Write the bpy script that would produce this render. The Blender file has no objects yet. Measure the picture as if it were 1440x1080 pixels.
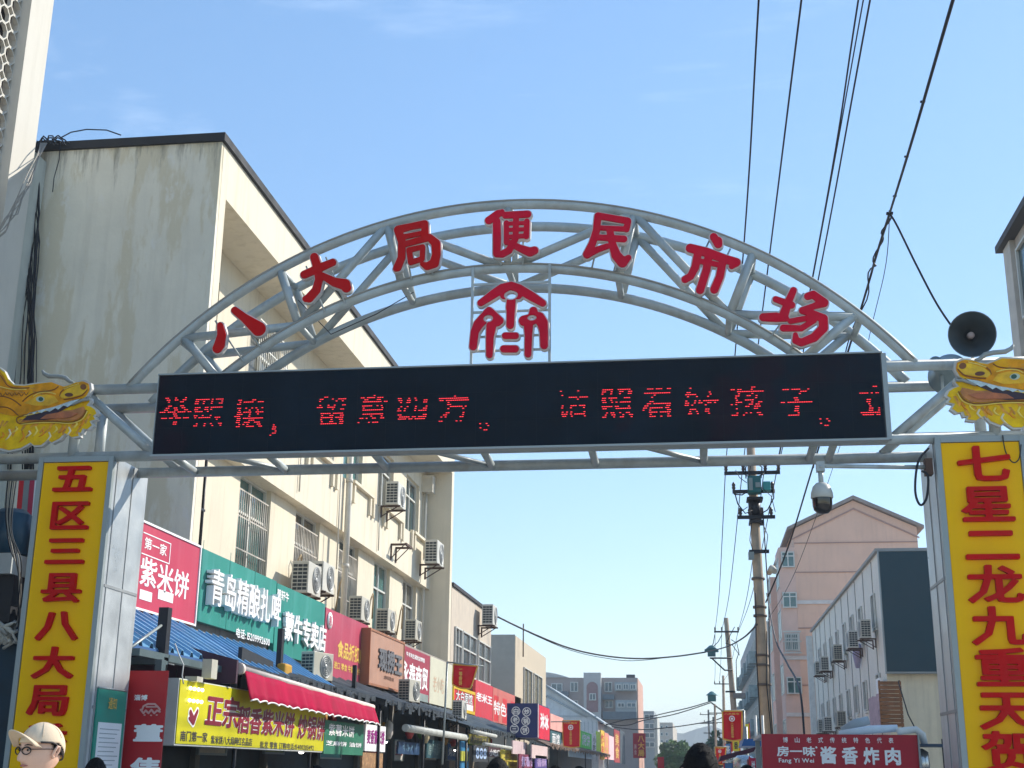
import bpy, math, random
import numpy as np
from mathutils import Vector, Matrix, noise
from mathutils.bvhtree import BVHTree
random.seed(11)
S = bpy.context.scene
COL = S.collection

# ---------------------------------------------------------------- camera
FPX = 1820.0                      # focal length in pixels of the 1440 x 1080 photograph
PITCH = math.atan(541 / 1820.0); ROLL = 0.0109; YAW = math.radians(8.04); CH = 1.6
FW = Vector((-math.sin(YAW) * math.cos(PITCH), math.cos(YAW) * math.cos(PITCH), math.sin(PITCH)))
R0 = Vector((math.cos(YAW), math.sin(YAW), 0)); U0 = R0.cross(FW)
RT = R0 * math.cos(ROLL) + U0 * math.sin(ROLL); UP = RT.cross(FW)
cam_d = bpy.data.cameras.new('camera'); cam = bpy.data.objects.new('camera', cam_d); COL.objects.link(cam)
cam_d.sensor_width = 36; cam_d.lens = 36 * FPX / 1440; cam_d.clip_end = 5000; cam_d.clip_start = 0.1
mw = Matrix((RT, UP, -FW)).transposed().to_4x4(); mw.translation = Vector((0, 0, CH)); cam.matrix_world = mw
S.camera = cam

# ---------------------------------------------------------------- sky, sun, exposure
SUN_AZ, SUN_EL = math.radians(40), math.radians(34)    # azimuth counted from +X (across the street) towards +Y
w = bpy.data.worlds.new('World'); S.world = w; w.use_nodes = True
nt = w.node_tree; bg = nt.nodes['Background']
sky = nt.nodes.new('ShaderNodeTexSky'); sky.sky_type = 'NISHITA'; sky.sun_disc = False
sky.sun_elevation = SUN_EL; sky.sun_rotation = math.radians(90) - SUN_AZ
sky.air_density = 1.0; sky.dust_density = 0.1; sky.ozone_density = 3.0; sky.altitude = 0
gm = nt.nodes.new('ShaderNodeGamma'); gm.inputs[1].default_value = .60
hs = nt.nodes.new('ShaderNodeHueSaturation'); hs.inputs['Hue'].default_value = .503; hs.inputs['Saturation'].default_value = 1.38; hs.inputs['Value'].default_value = .93
nt.links.new(sky.outputs[0], gm.inputs[0]); nt.links.new(gm.outputs[0], hs.inputs['Color']); 
# faint high cirrus
tcw = nt.nodes.new('ShaderNodeTexCoord'); mpw = nt.nodes.new('ShaderNodeMapping'); mpw.inputs['Scale'].default_value = (1.6, 9.0, 14.0); mpw.inputs['Rotation'].default_value = (.25, .1, .5)
nzw = nt.nodes.new('ShaderNodeTexNoise'); nzw.inputs['Scale'].default_value = 1.3; nzw.inputs['Detail'].default_value = 7; nzw.inputs['Roughness'].default_value = .62
rgw = nt.nodes.new('ShaderNodeMapRange'); rgw.inputs[1].default_value = .56; rgw.inputs[2].default_value = .9; rgw.inputs[3].default_value = 0; rgw.inputs[4].default_value = .2
mxw = nt.nodes.new('ShaderNodeMix'); mxw.data_type = 'RGBA'; mxw.inputs[7].default_value = (4.6, 4.9, 5.2, 1)
for a_, b_ in ((tcw.outputs['Generated'], mpw.inputs[0]), (mpw.outputs[0], nzw.inputs['Vector']), (nzw.outputs[0], rgw.inputs[0]), (rgw.outputs[0], mxw.inputs[0]), (hs.outputs[0], mxw.inputs[6]), (mxw.outputs[2], bg.inputs[0])): nt.links.new(a_, b_)
bg.inputs[1].default_value = 0.15
sl = bpy.data.lights.new('sun', 'SUN'); sl.energy = 2.0; sl.angle = math.radians(0.53); sl.color = (1, .93, .82)
so = bpy.data.objects.new('sun', sl); COL.objects.link(so)
SD = Vector((math.cos(SUN_EL) * math.cos(SUN_AZ), math.cos(SUN_EL) * math.sin(SUN_AZ), math.sin(SUN_EL)))
so.rotation_euler = SD.to_track_quat('Z', 'Y').to_euler(); so.location = SD * 60
S.view_settings.view_transform = 'Standard'; S.view_settings.look = 'None'
S.view_settings.exposure = 1.6; S.view_settings.gamma = 1
S.cycles.max_bounces = 6; S.cycles.use_denoising = True

# ---------------------------------------------------------------- measuring helpers (photo pixel -> place in the street)
def at(x, y, X=None, Y=None, Z=None):
    d = FW + RT * ((x - 720) / FPX) - UP * ((y - 540) / FPX)
    t = X / d.x if X is not None else Y / d.y if Y is not None else (Z - CH) / d.z
    return Vector((0, 0, CH)) + d * t
def px_of(P):
    d = Vector(P) - Vector((0, 0, CH)); z = d.dot(FW)
    return 720 + FPX * d.dot(RT) / z, 540 - FPX * d.dot(UP) / z
def solve_y(X, z, xp):
    a, b = 4.0, 400.0
    for _ in range(50):
        m = (a + b) / 2
        if (px_of((X, m, z))[0] < xp): a = m
        else: b = m
    return a
def rect(X, xl, yt, yb, xr):
    p, q = at(xl, yt, X=X), at(xl, yb, X=X); z0, z1 = q.z, p.z
    return (p.y + q.y) / 2, solve_y(X, (z0 + z1) / 2, xr), z0, z1

# ---------------------------------------------------------------- materials
MATS = {}
def mat(name, col, rough=.6, metal=0.0, var=.12, scale=3.0, streak=0.0, scol=None, bump=0.0, emit=0.0, spots=0.0, spotcol=(.1, .09, .07), spec=.4, sscale=2.5, clear=0):
    if name in MATS: return MATS[name]
    m = bpy.data.materials.new(name); m.use_nodes = True; n = m.node_tree.nodes; L = m.node_tree.links
    b = n['Principled BSDF']; b.inputs['Roughness'].default_value = rough; b.inputs['Metallic'].default_value = metal
    b.inputs['Specular IOR Level'].default_value = spec; b.inputs['Coat Weight'].default_value = clear
    tc = n.new('ShaderNodeTexCoord')
    def noise_tex(sc, mapping=None, detail=5):
        t = n.new('ShaderNodeTexNoise'); t.inputs['Scale'].default_value = sc; t.inputs['Detail'].default_value = detail
        t.inputs['Roughness'].default_value = .6
        if mapping:
            mp = n.new('ShaderNodeMapping'); mp.inputs['Scale'].default_value = mapping
            L.new(tc.outputs['Object'], mp.inputs[0]); L.new(mp.outputs[0], t.inputs['Vector'])
        else: L.new(tc.outputs['Object'], t.inputs['Vector'])
        return t
    def mix(fac, a, bb):
        x = n.new('ShaderNodeMix'); x.data_type = 'RGBA'
        L.new(fac, x.inputs[0])
        if isinstance(a, tuple): x.inputs[6].default_value = (*a, 1)
        else: L.new(a, x.inputs[6])
        if isinstance(bb, tuple): x.inputs[7].default_value = (*bb, 1)
        else: L.new(bb, x.inputs[7])
        return x.outputs[2]
    def ramp(src, lo, hi, a=0.0, bb=1.0):
        r = n.new('ShaderNodeMapRange'); r.inputs[1].default_value = lo; r.inputs[2].default_value = hi
        r.inputs[3].default_value = a; r.inputs[4].default_value = bb; L.new(src, r.inputs[0]); return r.outputs[0]
    nz = noise_tex(scale)
    lo = tuple(max(0, c * (1 - var)) for c in col); hi = tuple(min(1, c * (1 + var)) for c in col)
    c = mix(ramp(nz.outputs[0], .3, .7), lo, hi)
    if streak:
        st = noise_tex(sscale, (2.2, 2.2, .16), 6)
        c = mix(ramp(st.outputs[0], .5, .72, 0, streak), c, scol or tuple(k * .45 for k in col))
    if spots:
        sp = noise_tex(scale * .55, None, 8)
        c = mix(ramp(sp.outputs[0], .56, .64, 0, spots), c, spotcol)
    L.new(c, b.inputs['Base Color'])
    rr = ramp(nz.outputs[0], .3, .7, max(.02, rough - .12), min(1, rough + .12)); L.new(rr, b.inputs['Roughness'])
    if bump:
        bp = n.new('ShaderNodeBump'); bp.inputs['Strength'].default_value = bump; bp.inputs['Distance'].default_value = .02
        n2 = noise_tex(scale * 6); L.new(n2.outputs[0], bp.inputs['Height']); L.new(bp.outputs[0], b.inputs['Normal'])
    if emit:
        b.inputs['Emission Color'].default_value = (*col, 1); b.inputs['Emission Strength'].default_value = emit
    MATS[name] = m; return m

cream = mat('cream_render', (.70, .63, .49), .85, var=.08, scale=.8, streak=.35, scol=(.42, .36, .25), bump=.15)
band = mat('cream_band', (.72, .65, .51), .85, var=.07, scale=.9, streak=.4, scol=(.45, .38, .26), bump=.12)
concrete = mat('weathered_end_wall', (.80, .76, .63), .9, var=.07, scale=1.2, streak=.4, scol=(.56, .52, .42), bump=.25, sscale=1.7)
def drips(m, ztop, length, col, tan):      # stains on the end wall: tan repair patches, and thin dark runs below the roof edge
    n = m.node_tree.nodes; L = m.node_tree.links; b = n['Principled BSDF']; src = b.inputs['Base Color'].links[0].from_socket
    tc = n.new('ShaderNodeTexCoord'); sx = n.new('ShaderNodeSeparateXYZ'); L.new(tc.outputs['Object'], sx.inputs[0])
    def nz(sc, scale, det, rough=.6):
        mp = n.new('ShaderNodeMapping'); mp.inputs['Scale'].default_value = sc; t = n.new('ShaderNodeTexNoise'); t.inputs['Scale'].default_value = scale; t.inputs['Detail'].default_value = det; t.inputs['Roughness'].default_value = rough
        L.new(tc.outputs['Object'], mp.inputs[0]); L.new(mp.outputs[0], t.inputs['Vector']); return t.outputs[0]
    def rng(s_, a, b_, c, d): r = n.new('ShaderNodeMapRange'); r.inputs[1].default_value = a; r.inputs[2].default_value = b_; r.inputs[3].default_value = c; r.inputs[4].default_value = d; L.new(s_, r.inputs[0]); return r.outputs[0]
    def mx(f, a, c): x = n.new('ShaderNodeMix'); x.data_type = 'RGBA'; L.new(f, x.inputs[0]); L.new(a, x.inputs[6]); x.inputs[7].default_value = (*c, 1); return x.outputs[2]
    c = mx(rng(nz((1.5, 1.5, .38), .8, 9, .68), .50, .545, 0, .8), src, tan)
    c = mx(rng(nz((1.1, 1.1, .6), 1.1, 10, .75), .57, .61, 0, .6), c, (.82, .80, .73))
    ad = n.new('ShaderNodeMath'); ad.operation = 'ADD'; L.new(nz((5, 5, .5), 1, 9, .7), ad.inputs[0]); L.new(rng(sx.outputs[2], ztop - length, ztop, -.2, .13), ad.inputs[1])
    c = mx(rng(ad.outputs[0], .58, .72, 0, .75), c, col); L.new(c, b.inputs['Base Color'])
drips(concrete, 11.9, 2.0, (.24, .22, .17), (.69, .62, .45))
olive = mat('grey_render', (.45, .45, .36), .9, var=.12, scale=1, streak=.4, bump=.15)
white_r = mat('white_render', (.60, .57, .50), .85, var=.06, scale=1, streak=.45, scol=(.5, .47, .4), bump=.1)
black = mat('bitumen', (.025, .027, .032), .8)
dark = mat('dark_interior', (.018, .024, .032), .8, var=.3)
steel = mat('grey_painted_steel', (.42, .47, .47), .45, .12, var=.16, scale=5, streak=.4, scol=(.30, .27, .22), bump=.06, spots=.3, spotcol=(.26, .21, .16))
clad = mat('sheet_cladding', (.50, .53, .54), .38, .35, var=.14, scale=2.2, streak=.45, scol=(.34, .34, .33), bump=.12)
frame_g = mat('box_frame', (.30, .34, .34), .45, .4, var=.1)
yellow = mat('yellow_acrylic', (.96, .52, .001), .5, var=.05, scale=1.2, streak=.12, scol=(.72, .40, .005), spec=.12)
red = mat('red_letter', (.56, .002, .004), .5, var=.10, spec=.10)
shade_red = mat('shaded_red_letter', (.64, .002, .03), .5, var=.12, spec=.10)  # shade on the right-hand letters put into the red as crimson
rim_m = mat('letter_rim', (.62, .60, .58), .5, .2, var=.15)
gl = mat('window_glass', (.03, .07, .08), .12, var=.5, scale=.9, spec=.45)
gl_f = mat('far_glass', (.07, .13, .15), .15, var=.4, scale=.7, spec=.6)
frame_w = mat('window_frame', (.62, .62, .57), .5, var=.08)
grille_m = mat('grille_bars', (.46, .42, .36), .5, .4, var=.2)
rust = mat('rusty_iron', (.10, .06, .045), .8, .3, var=.3)
acw = mat('unit_casing', (.62, .61, .55), .5, var=.08, scale=5, streak=.2)
def per_object(m, c2):       # each unit has weathered a little differently
    n = m.node_tree.nodes; L = m.node_tree.links; b = n['Principled BSDF']; src = b.inputs['Base Color'].links[0].from_socket
    oi = n.new('ShaderNodeObjectInfo'); x = n.new('ShaderNodeMix'); x.data_type = 'RGBA'; L.new(oi.outputs['Random'], x.inputs[0]); L.new(src, x.inputs[6]); x.inputs[7].default_value = (*c2, 1); L.new(x.outputs[2], b.inputs['Base Color'])
per_object(acw, (.44, .41, .32))
acd = mat('unit_louvres', (.03, .04, .045), .6)
acf = mat('unit_fan', (.16, .17, .17), .5, var=.2)
pipe_m = mat('pvc_pipe', (.60, .57, .49), .5, var=.08)
wire_m = mat('cable_sheath', (.012, .016, .024), .6)
black_m = mat('black_iron', (.02, .022, .028), .5, .3)
white_p = mat('white_print', (.88, .87, .86), .5, var=.03)
teal_box = mat('teal_enamel', (.015, .13, .14), .5, var=.25)
wood_pole = mat('concrete_pole', (.46, .36, .26), .9, var=.2, scale=4, streak=.5, scol=(.2, .14, .09))
concrete_road = mat('concrete_road', (.44, .40, .34), .9, var=.15, scale=1.2, bump=.2, streak=.0)
asphalt = mat('asphalt', (.06, .06, .062), .9, var=.25, scale=2, bump=.3)
paving = mat('paving_stone', (.36, .34, .30), .85, var=.2, scale=1.5, bump=.2)

# ---------------------------------------------------------------- mesh helpers
def wloc(o):
    v = Vector((0, 0, 0))
    while o: v += o.location; o = o.parent
    return v
class MB:
    def __init__(s): s.v = []; s.f = []; s.sm = []; s.g = []
    def add(s, vs, fs, smooth=False):
        k = len(s.v); s.g.append(k); s.v += [tuple(p) for p in vs]; s.f += [tuple(i + k for i in q) for q in fs]; s.sm += [smooth] * len(fs); return s
    def box(s, x0, x1, y0, y1, z0, z1):
        if x0 > x1: x0, x1 = x1, x0
        if y0 > y1: y0, y1 = y1, y0
        if z0 > z1: z0, z1 = z1, z0
        return s.add([(x0, y0, z0), (x1, y0, z0), (x1, y1, z0), (x0, y1, z0), (x0, y0, z1), (x1, y0, z1), (x1, y1, z1), (x0, y1, z1)],
                     [(0, 3, 2, 1), (4, 5, 6, 7), (0, 1, 5, 4), (1, 2, 6, 5), (2, 3, 7, 6), (3, 0, 4, 7)])
    def quad(s, *p): return s.add(p, [tuple(range(len(p)))])
    def slab(s, p, d):      # polygon p (list of Vectors) thickened by vector d
        n = len(p); d = Vector(d); q = [Vector(a) for a in p]
        return s.add(q + [a + d for a in q], [tuple(range(n - 1, -1, -1)), tuple(range(n, 2 * n))] + [(i, (i + 1) % n, n + (i + 1) % n, n + i) for i in range(n)])
    def tube(s, pts, r, n=10, caps=True):
        pts = [Vector(p) for p in pts]; m = len(pts); rr = r if isinstance(r, (list, tuple)) else [r] * m
        vs = []; prev = None
        for i, p in enumerate(pts):
            t = (pts[min(i + 1, m - 1)] - pts[max(i - 1, 0)])
            t = t.normalized() if t.length > 1e-9 else Vector((0, 0, 1))
            if prev is None: a = t.orthogonal().normalized()
            else:
                a = prev - t * prev.dot(t); a = a.normalized() if a.length > 1e-6 else t.orthogonal().normalized()
            prev = a; b = t.cross(a)
            vs += [p + (a * math.cos(2 * math.pi * k / n) + b * math.sin(2 * math.pi * k / n)) * rr[i] for k in range(n)]
        fs = [(i * n + k, i * n + (k + 1) % n, (i + 1) * n + (k + 1) % n, (i + 1) * n + k) for i in range(m - 1) for k in range(n)]
        k0 = len(s.v); s.add(vs, fs, True)
        if caps:
            s.f += [tuple(k0 + k for k in range(n - 1, -1, -1)), tuple(k0 + (m - 1) * n + k for k in range(n))]; s.sm += [False, False]
        return s
    def lathe(s, prof, o, ax, n=24):   # prof [(radius, along)], o origin, ax axis
        ax = Vector(ax).normalized(); a = ax.orthogonal().normalized(); b = ax.cross(a); o = Vector(o); vs = []
        for r, h in prof: vs += [o + ax * h + (a * math.cos(2 * math.pi * k / n) + b * math.sin(2 * math.pi * k / n)) * r for k in range(n)]
        return s.add(vs, [(i * n + k, i * n + (k + 1) % n, (i + 1) * n + (k + 1) % n, (i + 1) * n + k) for i in range(len(prof) - 1) for k in range(n)], True)
    def ell(s, c, rx, ry, rz, n=14, m=10):
        c = Vector(c); vs = []
        for j in range(m + 1):
            t = -math.pi / 2 + math.pi * j / m
            for k in range(n):
                a = 2 * math.pi * k / n; vs.append(c + Vector((rx * math.cos(t) * math.cos(a), ry * math.cos(t) * math.sin(a), rz * math.sin(t))))
        return s.add(vs, [(j * n + k, j * n + (k + 1) % n, (j + 1) * n + (k + 1) % n, (j + 1) * n + k) for j in range(m) for k in range(n)], True)
    def build_each(s, name, m, parent=None, per=1, **k):      # every added shape becomes an object of its own
        out = []; st = s.g[::per] + [len(s.v)]
        for a, b in zip(st[:-1], st[1:]):
            q = MB(); q.v = s.v[a:b]; ix = [i for i, f in enumerate(s.f) if a <= f[0] < b]; q.f = [tuple(j - a for j in s.f[i]) for i in ix]; q.sm = [s.sm[i] for i in ix]
            out.append(q.build(name, m, parent, **k))
        return out
    def build(s, name, m, parent=None, bevel=0, local=False):
        off = wloc(parent) if parent and not local else Vector((0, 0, 0))
        me = bpy.data.meshes.new(name); me.from_pydata([tuple(Vector(p) - off) for p in s.v], [], s.f); me.update()
        me.polygons.foreach_set('use_smooth', s.sm); me.materials.append(m)
        o = bpy.data.objects.new(name, me); COL.objects.link(o)
        if parent: o.parent = parent
        if bevel:
            b = o.modifiers.new('bevel', 'BEVEL'); b.width = bevel; b.segments = 2; b.limit_method = 'ANGLE'
        return o
def box(*a): return MB().box(*a)
def tag(o, label=None, cat=None, group=None, kind=None):
    for k, v in (('label', label), ('category', cat), ('group', group), ('kind', kind)):
        if v: o[k] = v
    return o
def thing(name, label, cat, loc=(0, 0, 0), rz=0, group=None):
    o = bpy.data.objects.new(name, None); COL.objects.link(o); o.location = loc; o.rotation_euler = (0, 0, rz)
    o.empty_display_size = .2
    return tag(o, label, cat, group)
def dup(o, parent=None):
    c = o.copy(); COL.objects.link(c); c.parent = parent
    for ch in list(o.children): dup(ch, c)
    return c

# ---------------------------------------------------------------- lettering
TXT = {}
def text_mesh(s, bold=.02, ext=0.0, line=1.0):
    k = (s, bold, ext, line)
    if k not in TXT:
        c = bpy.data.curves.new('lettering', 'FONT'); c.body = s; c.offset = bold; c.extrude = ext; c.resolution_u = 2; c.align_x = 'CENTER'; c.space_line = line
        o = bpy.data.objects.new('lettering', c); COL.objects.link(o)
        me = bpy.data.meshes.new_from_object(o.evaluated_get(bpy.context.evaluated_depsgraph_get()))
        vs = [tuple(v.co) for v in me.vertices]; fs = [tuple(p.vertices) for p in me.polygons]
        bpy.data.objects.remove(o); bpy.data.curves.remove(c); bpy.data.meshes.remove(me)
        TXT[k] = (vs, fs)
    return TXT[k]
SDFC = {}
def char_field(ch):
    """signed distance of one character on a grid over its em square (x -.62..+.62, z -.27..+1.02)"""
    if ch not in SDFC:
        vs, fs = text_mesh(ch, 0.0, 0.0); cell = 1 / 52.0
        nx, nz = int(1.24 / cell) + 1, int(1.29 / cell) + 1
        gx = -.62 + np.arange(nx) * cell; gz = -.27 + np.arange(nz) * cell
        if not vs: SDFC[ch] = None; return None
        cnt = {}
        for f in fs:
            for i in range(len(f)): e = tuple(sorted((f[i], f[(i + 1) % len(f)]))); cnt[e] = cnt.get(e, 0) + 1
        X, Z = np.meshgrid(gx, gz, indexing='ij'); D = np.full(X.shape, 9.0)
        for (i, j), n in cnt.items():
            if n != 1: continue
            ax, az, bx_, bz_ = vs[i][0], vs[i][1], vs[j][0], vs[j][1]; dx, dz = bx_ - ax, bz_ - az
            t = np.clip(((X - ax) * dx + (Z - az) * dz) / (dx * dx + dz * dz + 1e-12), 0, 1); D = np.minimum(D, (X - ax - t * dx) ** 2 + (Z - az - t * dz) ** 2)
        D = np.sqrt(D); tr = BVHTree.FromPolygons([Vector(v) for v in vs], fs)
        dn = Vector((0, 0, -1))
        for i in range(nx):
            for j in range(nz):
                if tr.ray_cast(Vector((gx[i] + 1e-5, gz[j] + 1e-5, 1)), dn)[0]: D[i, j] = -D[i, j]
        SDFC[ch] = (D, gx, gz, max(v[0] for v in vs) - min(v[0] for v in vs))
    return SDFC[ch]
def march(D, gx, gz):
    D = D.copy(); D[np.abs(D) < 1e-6] = 1e-6; nx, nz = D.shape; IN = D < 0
    any_ = IN[:-1, :-1] | IN[1:, :-1] | IN[1:, 1:] | IN[:-1, 1:]; all_ = IN[:-1, :-1] & IN[1:, :-1] & IN[1:, 1:] & IN[:-1, 1:]
    verts = []; idx = {}; faces = []; edges = []
    def V(key, x, z):
        if key not in idx: idx[key] = len(verts); verts.append((x, z))
        return idx[key]
    for j in range(nz - 1):                      # runs of full cells become one long face
        i = 0
        while i < nx - 1:
            if all_[i, j]:
                k = i
                while k < nx - 1 and all_[k, j]: k += 1
                faces.append((V((i, j), gx[i], gz[j]), V((k, j), gx[k], gz[j]), V((k, j + 1), gx[k], gz[j + 1]), V((i, j + 1), gx[i], gz[j + 1]))); i = k
            else: i += 1
    for i, j in zip(*np.nonzero(any_ & ~all_)):
        cs = [(i, j), (i + 1, j), (i + 1, j + 1), (i, j + 1)]; poly = []; kinds = []
        for k in range(4):
            a, b = cs[k], cs[(k + 1) % 4]; da, db = D[a], D[b]
            if da < 0: poly.append(V(a, gx[a[0]], gz[a[1]])); kinds.append(0)
            if (da < 0) != (db < 0):
                t = da / (da - db); key = (a, b) if a < b else (b, a)
                poly.append(V(key, gx[a[0]] + (gx[b[0]] - gx[a[0]]) * t, gz[a[1]] + (gz[b[1]] - gz[a[1]]) * t)); kinds.append(1 if da < 0 else 2)
        faces.append(tuple(poly))
        for k in range(len(poly)):
            if kinds[k] == 1 and kinds[(k + 1) % len(poly)] == 2: edges.append((poly[k], poly[(k + 1) % len(poly)]))
    return verts, faces, edges
def bold_text(s, bold, solid):
    """heavy lettering grown from the outline of each character; y of the solid runs 0 (front) .. 1 (back)"""
    k = ('sdf', s, bold, solid)
    if k in TXT: return TXT[k]
    vs = []; fs = []; z = 0.0
    for line in s.split('\n'):
        x = 0.0
        for ch in line:
            cf = char_field(ch)
            adv = 1.0 if ord(ch) > 0x2000 else ((cf[3] + .1) if cf else .3)
            if cf:
                v, f, e = march(cf[0] - bold, cf[1], cf[2]); o = len(vs); n = len(v)
                vs += [(x + adv / 2 + a, 0.0, z + b) for a, b in v]; fs += [tuple(i + o for i in q) for q in f]
                if solid: vs += [(x + adv / 2 + a, 1.0, z + b) for a, b in v]; fs += [(b + o, a + o, a + n + o, b + n + o) for a, b in e]
            x += adv
        z -= 1.0
    TXT[k] = (vs, fs); return TXT[k]
def letters(s, x0, x1, z0, z1, y, m, parent, bold=.02, depth=0.0, name='lettering', line=1.0, em=False, shear=0):
    """text filling the local rectangle x0..x1, z0..z1 with its front at local y, facing local -Y"""
    vs, fs = bold_text(s, bold, bool(depth))
    xs = [v[0] for v in vs]; zs = [v[2] for v in vs]
    if em: bx0, bx1, by0, by1 = 0, 1, -.12, .88
    else: bx0, bx1, by0, by1 = min(xs), max(xs), min(zs), max(zs)
    sx, sz = (x1 - x0) / (bx1 - bx0), (z1 - z0) / (by1 - by0); out = []
    for a, t, b in vs:
        zz = z0 + (b - by0) * sz; out.append((x0 + (a - bx0) * sx + shear * (zz - z0), y + t * depth, zz))
    return MB().add(out, fs).build(name, m, parent, local=True)

def sdf_glyph(strokes, holes, grow, cell):
    """outline of brush strokes: strokes are lists of (x, z, r); returns marching-squares polygons and boundary edges in 2D"""
    P = [p for st in strokes for p in st]
    x0 = min(p[0] - p[2] for p in P) - grow - 2 * cell; x1 = max(p[0] + p[2] for p in P) + grow + 2 * cell
    z0 = min(p[1] - p[2] for p in P) - grow - 2 * cell; z1 = max(p[1] + p[2] for p in P) + grow + 2 * cell
    nx, nz = int((x1 - x0) / cell) + 2, int((z1 - z0) / cell) + 2
    GX, GZ = np.meshgrid(x0 + np.arange(nx) * cell, z0 + np.arange(nz) * cell, indexing='ij')
    D = np.full(GX.shape, 1e9)
    for st in strokes:
        for a, b in zip(st[:-1], st[1:]):
            dx, dz = b[0] - a[0], b[1] - a[1]; l2 = dx * dx + dz * dz + 1e-12
            t = np.clip(((GX - a[0]) * dx + (GZ - a[1]) * dz) / l2, 0, 1)
            D = np.minimum(D, np.hypot(GX - a[0] - t * dx, GZ - a[1] - t * dz) - (a[2] + (b[2] - a[2]) * t))
    for hx, hz, ra, rb in holes:
        D = np.maximum(D, -(np.hypot((GX - hx) / ra, (GZ - hz) / rb) - 1) * min(ra, rb))
    D = D - grow; D[np.abs(D) < 1e-6] = 1e-6
    verts = []; idx = {}
    def V(key, p):
        if key not in idx: idx[key] = len(verts); verts.append(p)
        return idx[key]
    faces = []; edges = []
    for i in range(nx - 1):
        for j in range(nz - 1):
            cs = [(i, j), (i + 1, j), (i + 1, j + 1), (i, j + 1)]; d = [D[c] for c in cs]
            if all(k > 0 for k in d): continue
            poly = []; kinds = []
            for k in range(4):
                a, b = cs[k], cs[(k + 1) % 4]; da, db = d[k], d[(k + 1) % 4]
                if da < 0: poly.append(V(a, (GX[a], GZ[a]))); kinds.append(0)
                if (da < 0) != (db < 0):
                    t = da / (da - db); key = (a, b) if a < b else (b, a)
                    poly.append(V(key, (GX[a] + (GX[b] - GX[a]) * t, GZ[a] + (GZ[b] - GZ[a]) * t))); kinds.append(1 if da < 0 else 2)
            faces.append(tuple(poly))
            for k in range(len(poly)):
                if kinds[k] == 1 and kinds[(k + 1) % len(poly)] == 2: edges.append((poly[k], poly[(k + 1) % len(poly)]))
    return verts, faces, edges
def glyph_solid(strokes, holes, grow, cell, y0, y1):
    v, f, e = sdf_glyph(strokes, holes, grow, cell); n = len(v); mb = MB()
    mb.add([(a, y0, b) for a, b in v] + [(a, y1, b) for a, b in v],
           f + [tuple(i + n for i in reversed(q)) for q in f] + [(b, a, a + n, b + n) for a, b in e])
    return mb

# ================================================================ GROUND
def struct(name, mb, m): return tag(mb.build(name, m), kind='structure')
struct('ground', MB().quad((-900, -60, -.03), (900, -60, -.03), (900, 1600, -.03), (-900, 1600, -.03)), mat('ground_grey', (.22, .20, .17), .9, var=.25, scale=.4))
struct('road', box(-5.6, 4.2, -20, 220, -.02, 0), concrete_road)
struct('left_pavement', box(-9, -5.6, -20, 220, -.02, .12), paving)
struct('right_pavement', box(4.2, 7, -20, 220, -.02, .12), paving)
hill = MB()
hx = [-260 + 10 * i for i in range(60)]
hz = [16 + 14 * math.exp(-((x + 10) / 45) ** 2) + 9 * math.exp(-((x - 120) / 80) ** 2) + 3 * math.sin(x * .07) + 2 * math.sin(x * .19) for x in hx]
for i in range(59):
    hill.quad((hx[i], 900, 0), (hx[i + 1], 900, 0), (hx[i + 1], 960, hz[i + 1]), (hx[i], 960, hz[i]))
    hill.quad((hx[i], 960, hz[i]), (hx[i + 1], 960, hz[i + 1]), (hx[i + 1], 1100, 0), (hx[i], 1100, 0))
struct('hill', hill, mat('hill_woods', (.07, .10, .07), .9, var=.4, scale=.03))

# ================================================================ GATE
GX, GY, GR = -1.90, 13.0, 13.62
gate = thing('market_gate', 'grey tubular steel archway over the street with red characters and two yellow pillars', 'archway', (GX, 13.3, 0))
def arc(cx, cz, r, y, z_end, n=56):
    a0 = math.asin((z_end - cz) / r); return [(cx - r * math.cos(a0 + (math.pi - 2 * a0) * i / n), y, cz + r * math.sin(a0 + (math.pi - 2 * a0) * i / n)) for i in range(n + 1)]
OC, IC = (-1.90, 2.13, 5.44), (-1.925, 2.0, 4.82)
def onarc(c, dx, y): return Vector((GX + dx, y, c[1] + math.sqrt(c[2] ** 2 - (GX + dx - c[0]) ** 2)))
for y in (GY, GR):
    MB().tube(arc(*OC, y, 5.58), .057, 12).build('outer_chord', steel, gate)
    MB().tube(arc(*IC, y, 5.64), .055, 12).build('inner_chord', steel, gate)
# thin drip strip along the front chords, as on the gate
for c, ze in ((OC, 5.6), (IC, 5.66)):
    MB().tube([(x, GY - .05, z + .03) for x, y, z in arc(c[0], c[1], c[2], GY, ze)], .012, 6).build('chord_strip', mat('strip_grey', (.30, .29, .26), .6), gate)
ON = [-3.68, -2.57, -1.36, 0, 1.38, 2.64, 3.70]; IN = [-2.31, -1.17, 0, 1.2, 2.36]
pairs = [(0, 0), (1, 0), (2, 0), (2, 1), (2, 2), (3, 2), (4, 2), (4, 3), (4, 4), (5, 4), (6, 4)]
for y in (GY, GR):
    for i, j in pairs:
        r = .048 if i != 3 else .038
        MB().tube([onarc(OC, ON[i], y), onarc(IC, IN[j], y)], r, 10).build('brace', steel, gate)
    for sx, top in ((-3.64, -3.16), (3.66, 3.02)):
        MB().tube([onarc(OC, sx, y), (GX + top, y, 5.62)], .048, 10).build('brace', steel, gate)
for c, N in ((OC, ON), (IC, IN)):
    for d in N:
        p = onarc(c, d, GY); MB().tube([p, (p.x, GR, p.z)], .036, 10).build('tie', steel, gate)
for z, y in ((4.81, GY), (4.765, GR), (5.575, GY), (5.53, GR)):
    MB().tube([(-8.3, y, z), (4.4, y, z)], .058, 12).build('rail', steel, gate)
for x in (-5.5, -4.45, -3.3, -2.13, -1.0, .15, 1.25, 1.45):
    MB().tube([(x, GY, 4.78), (x, GR, 4.755)], .042, 8).build('tie', steel, gate)
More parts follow.
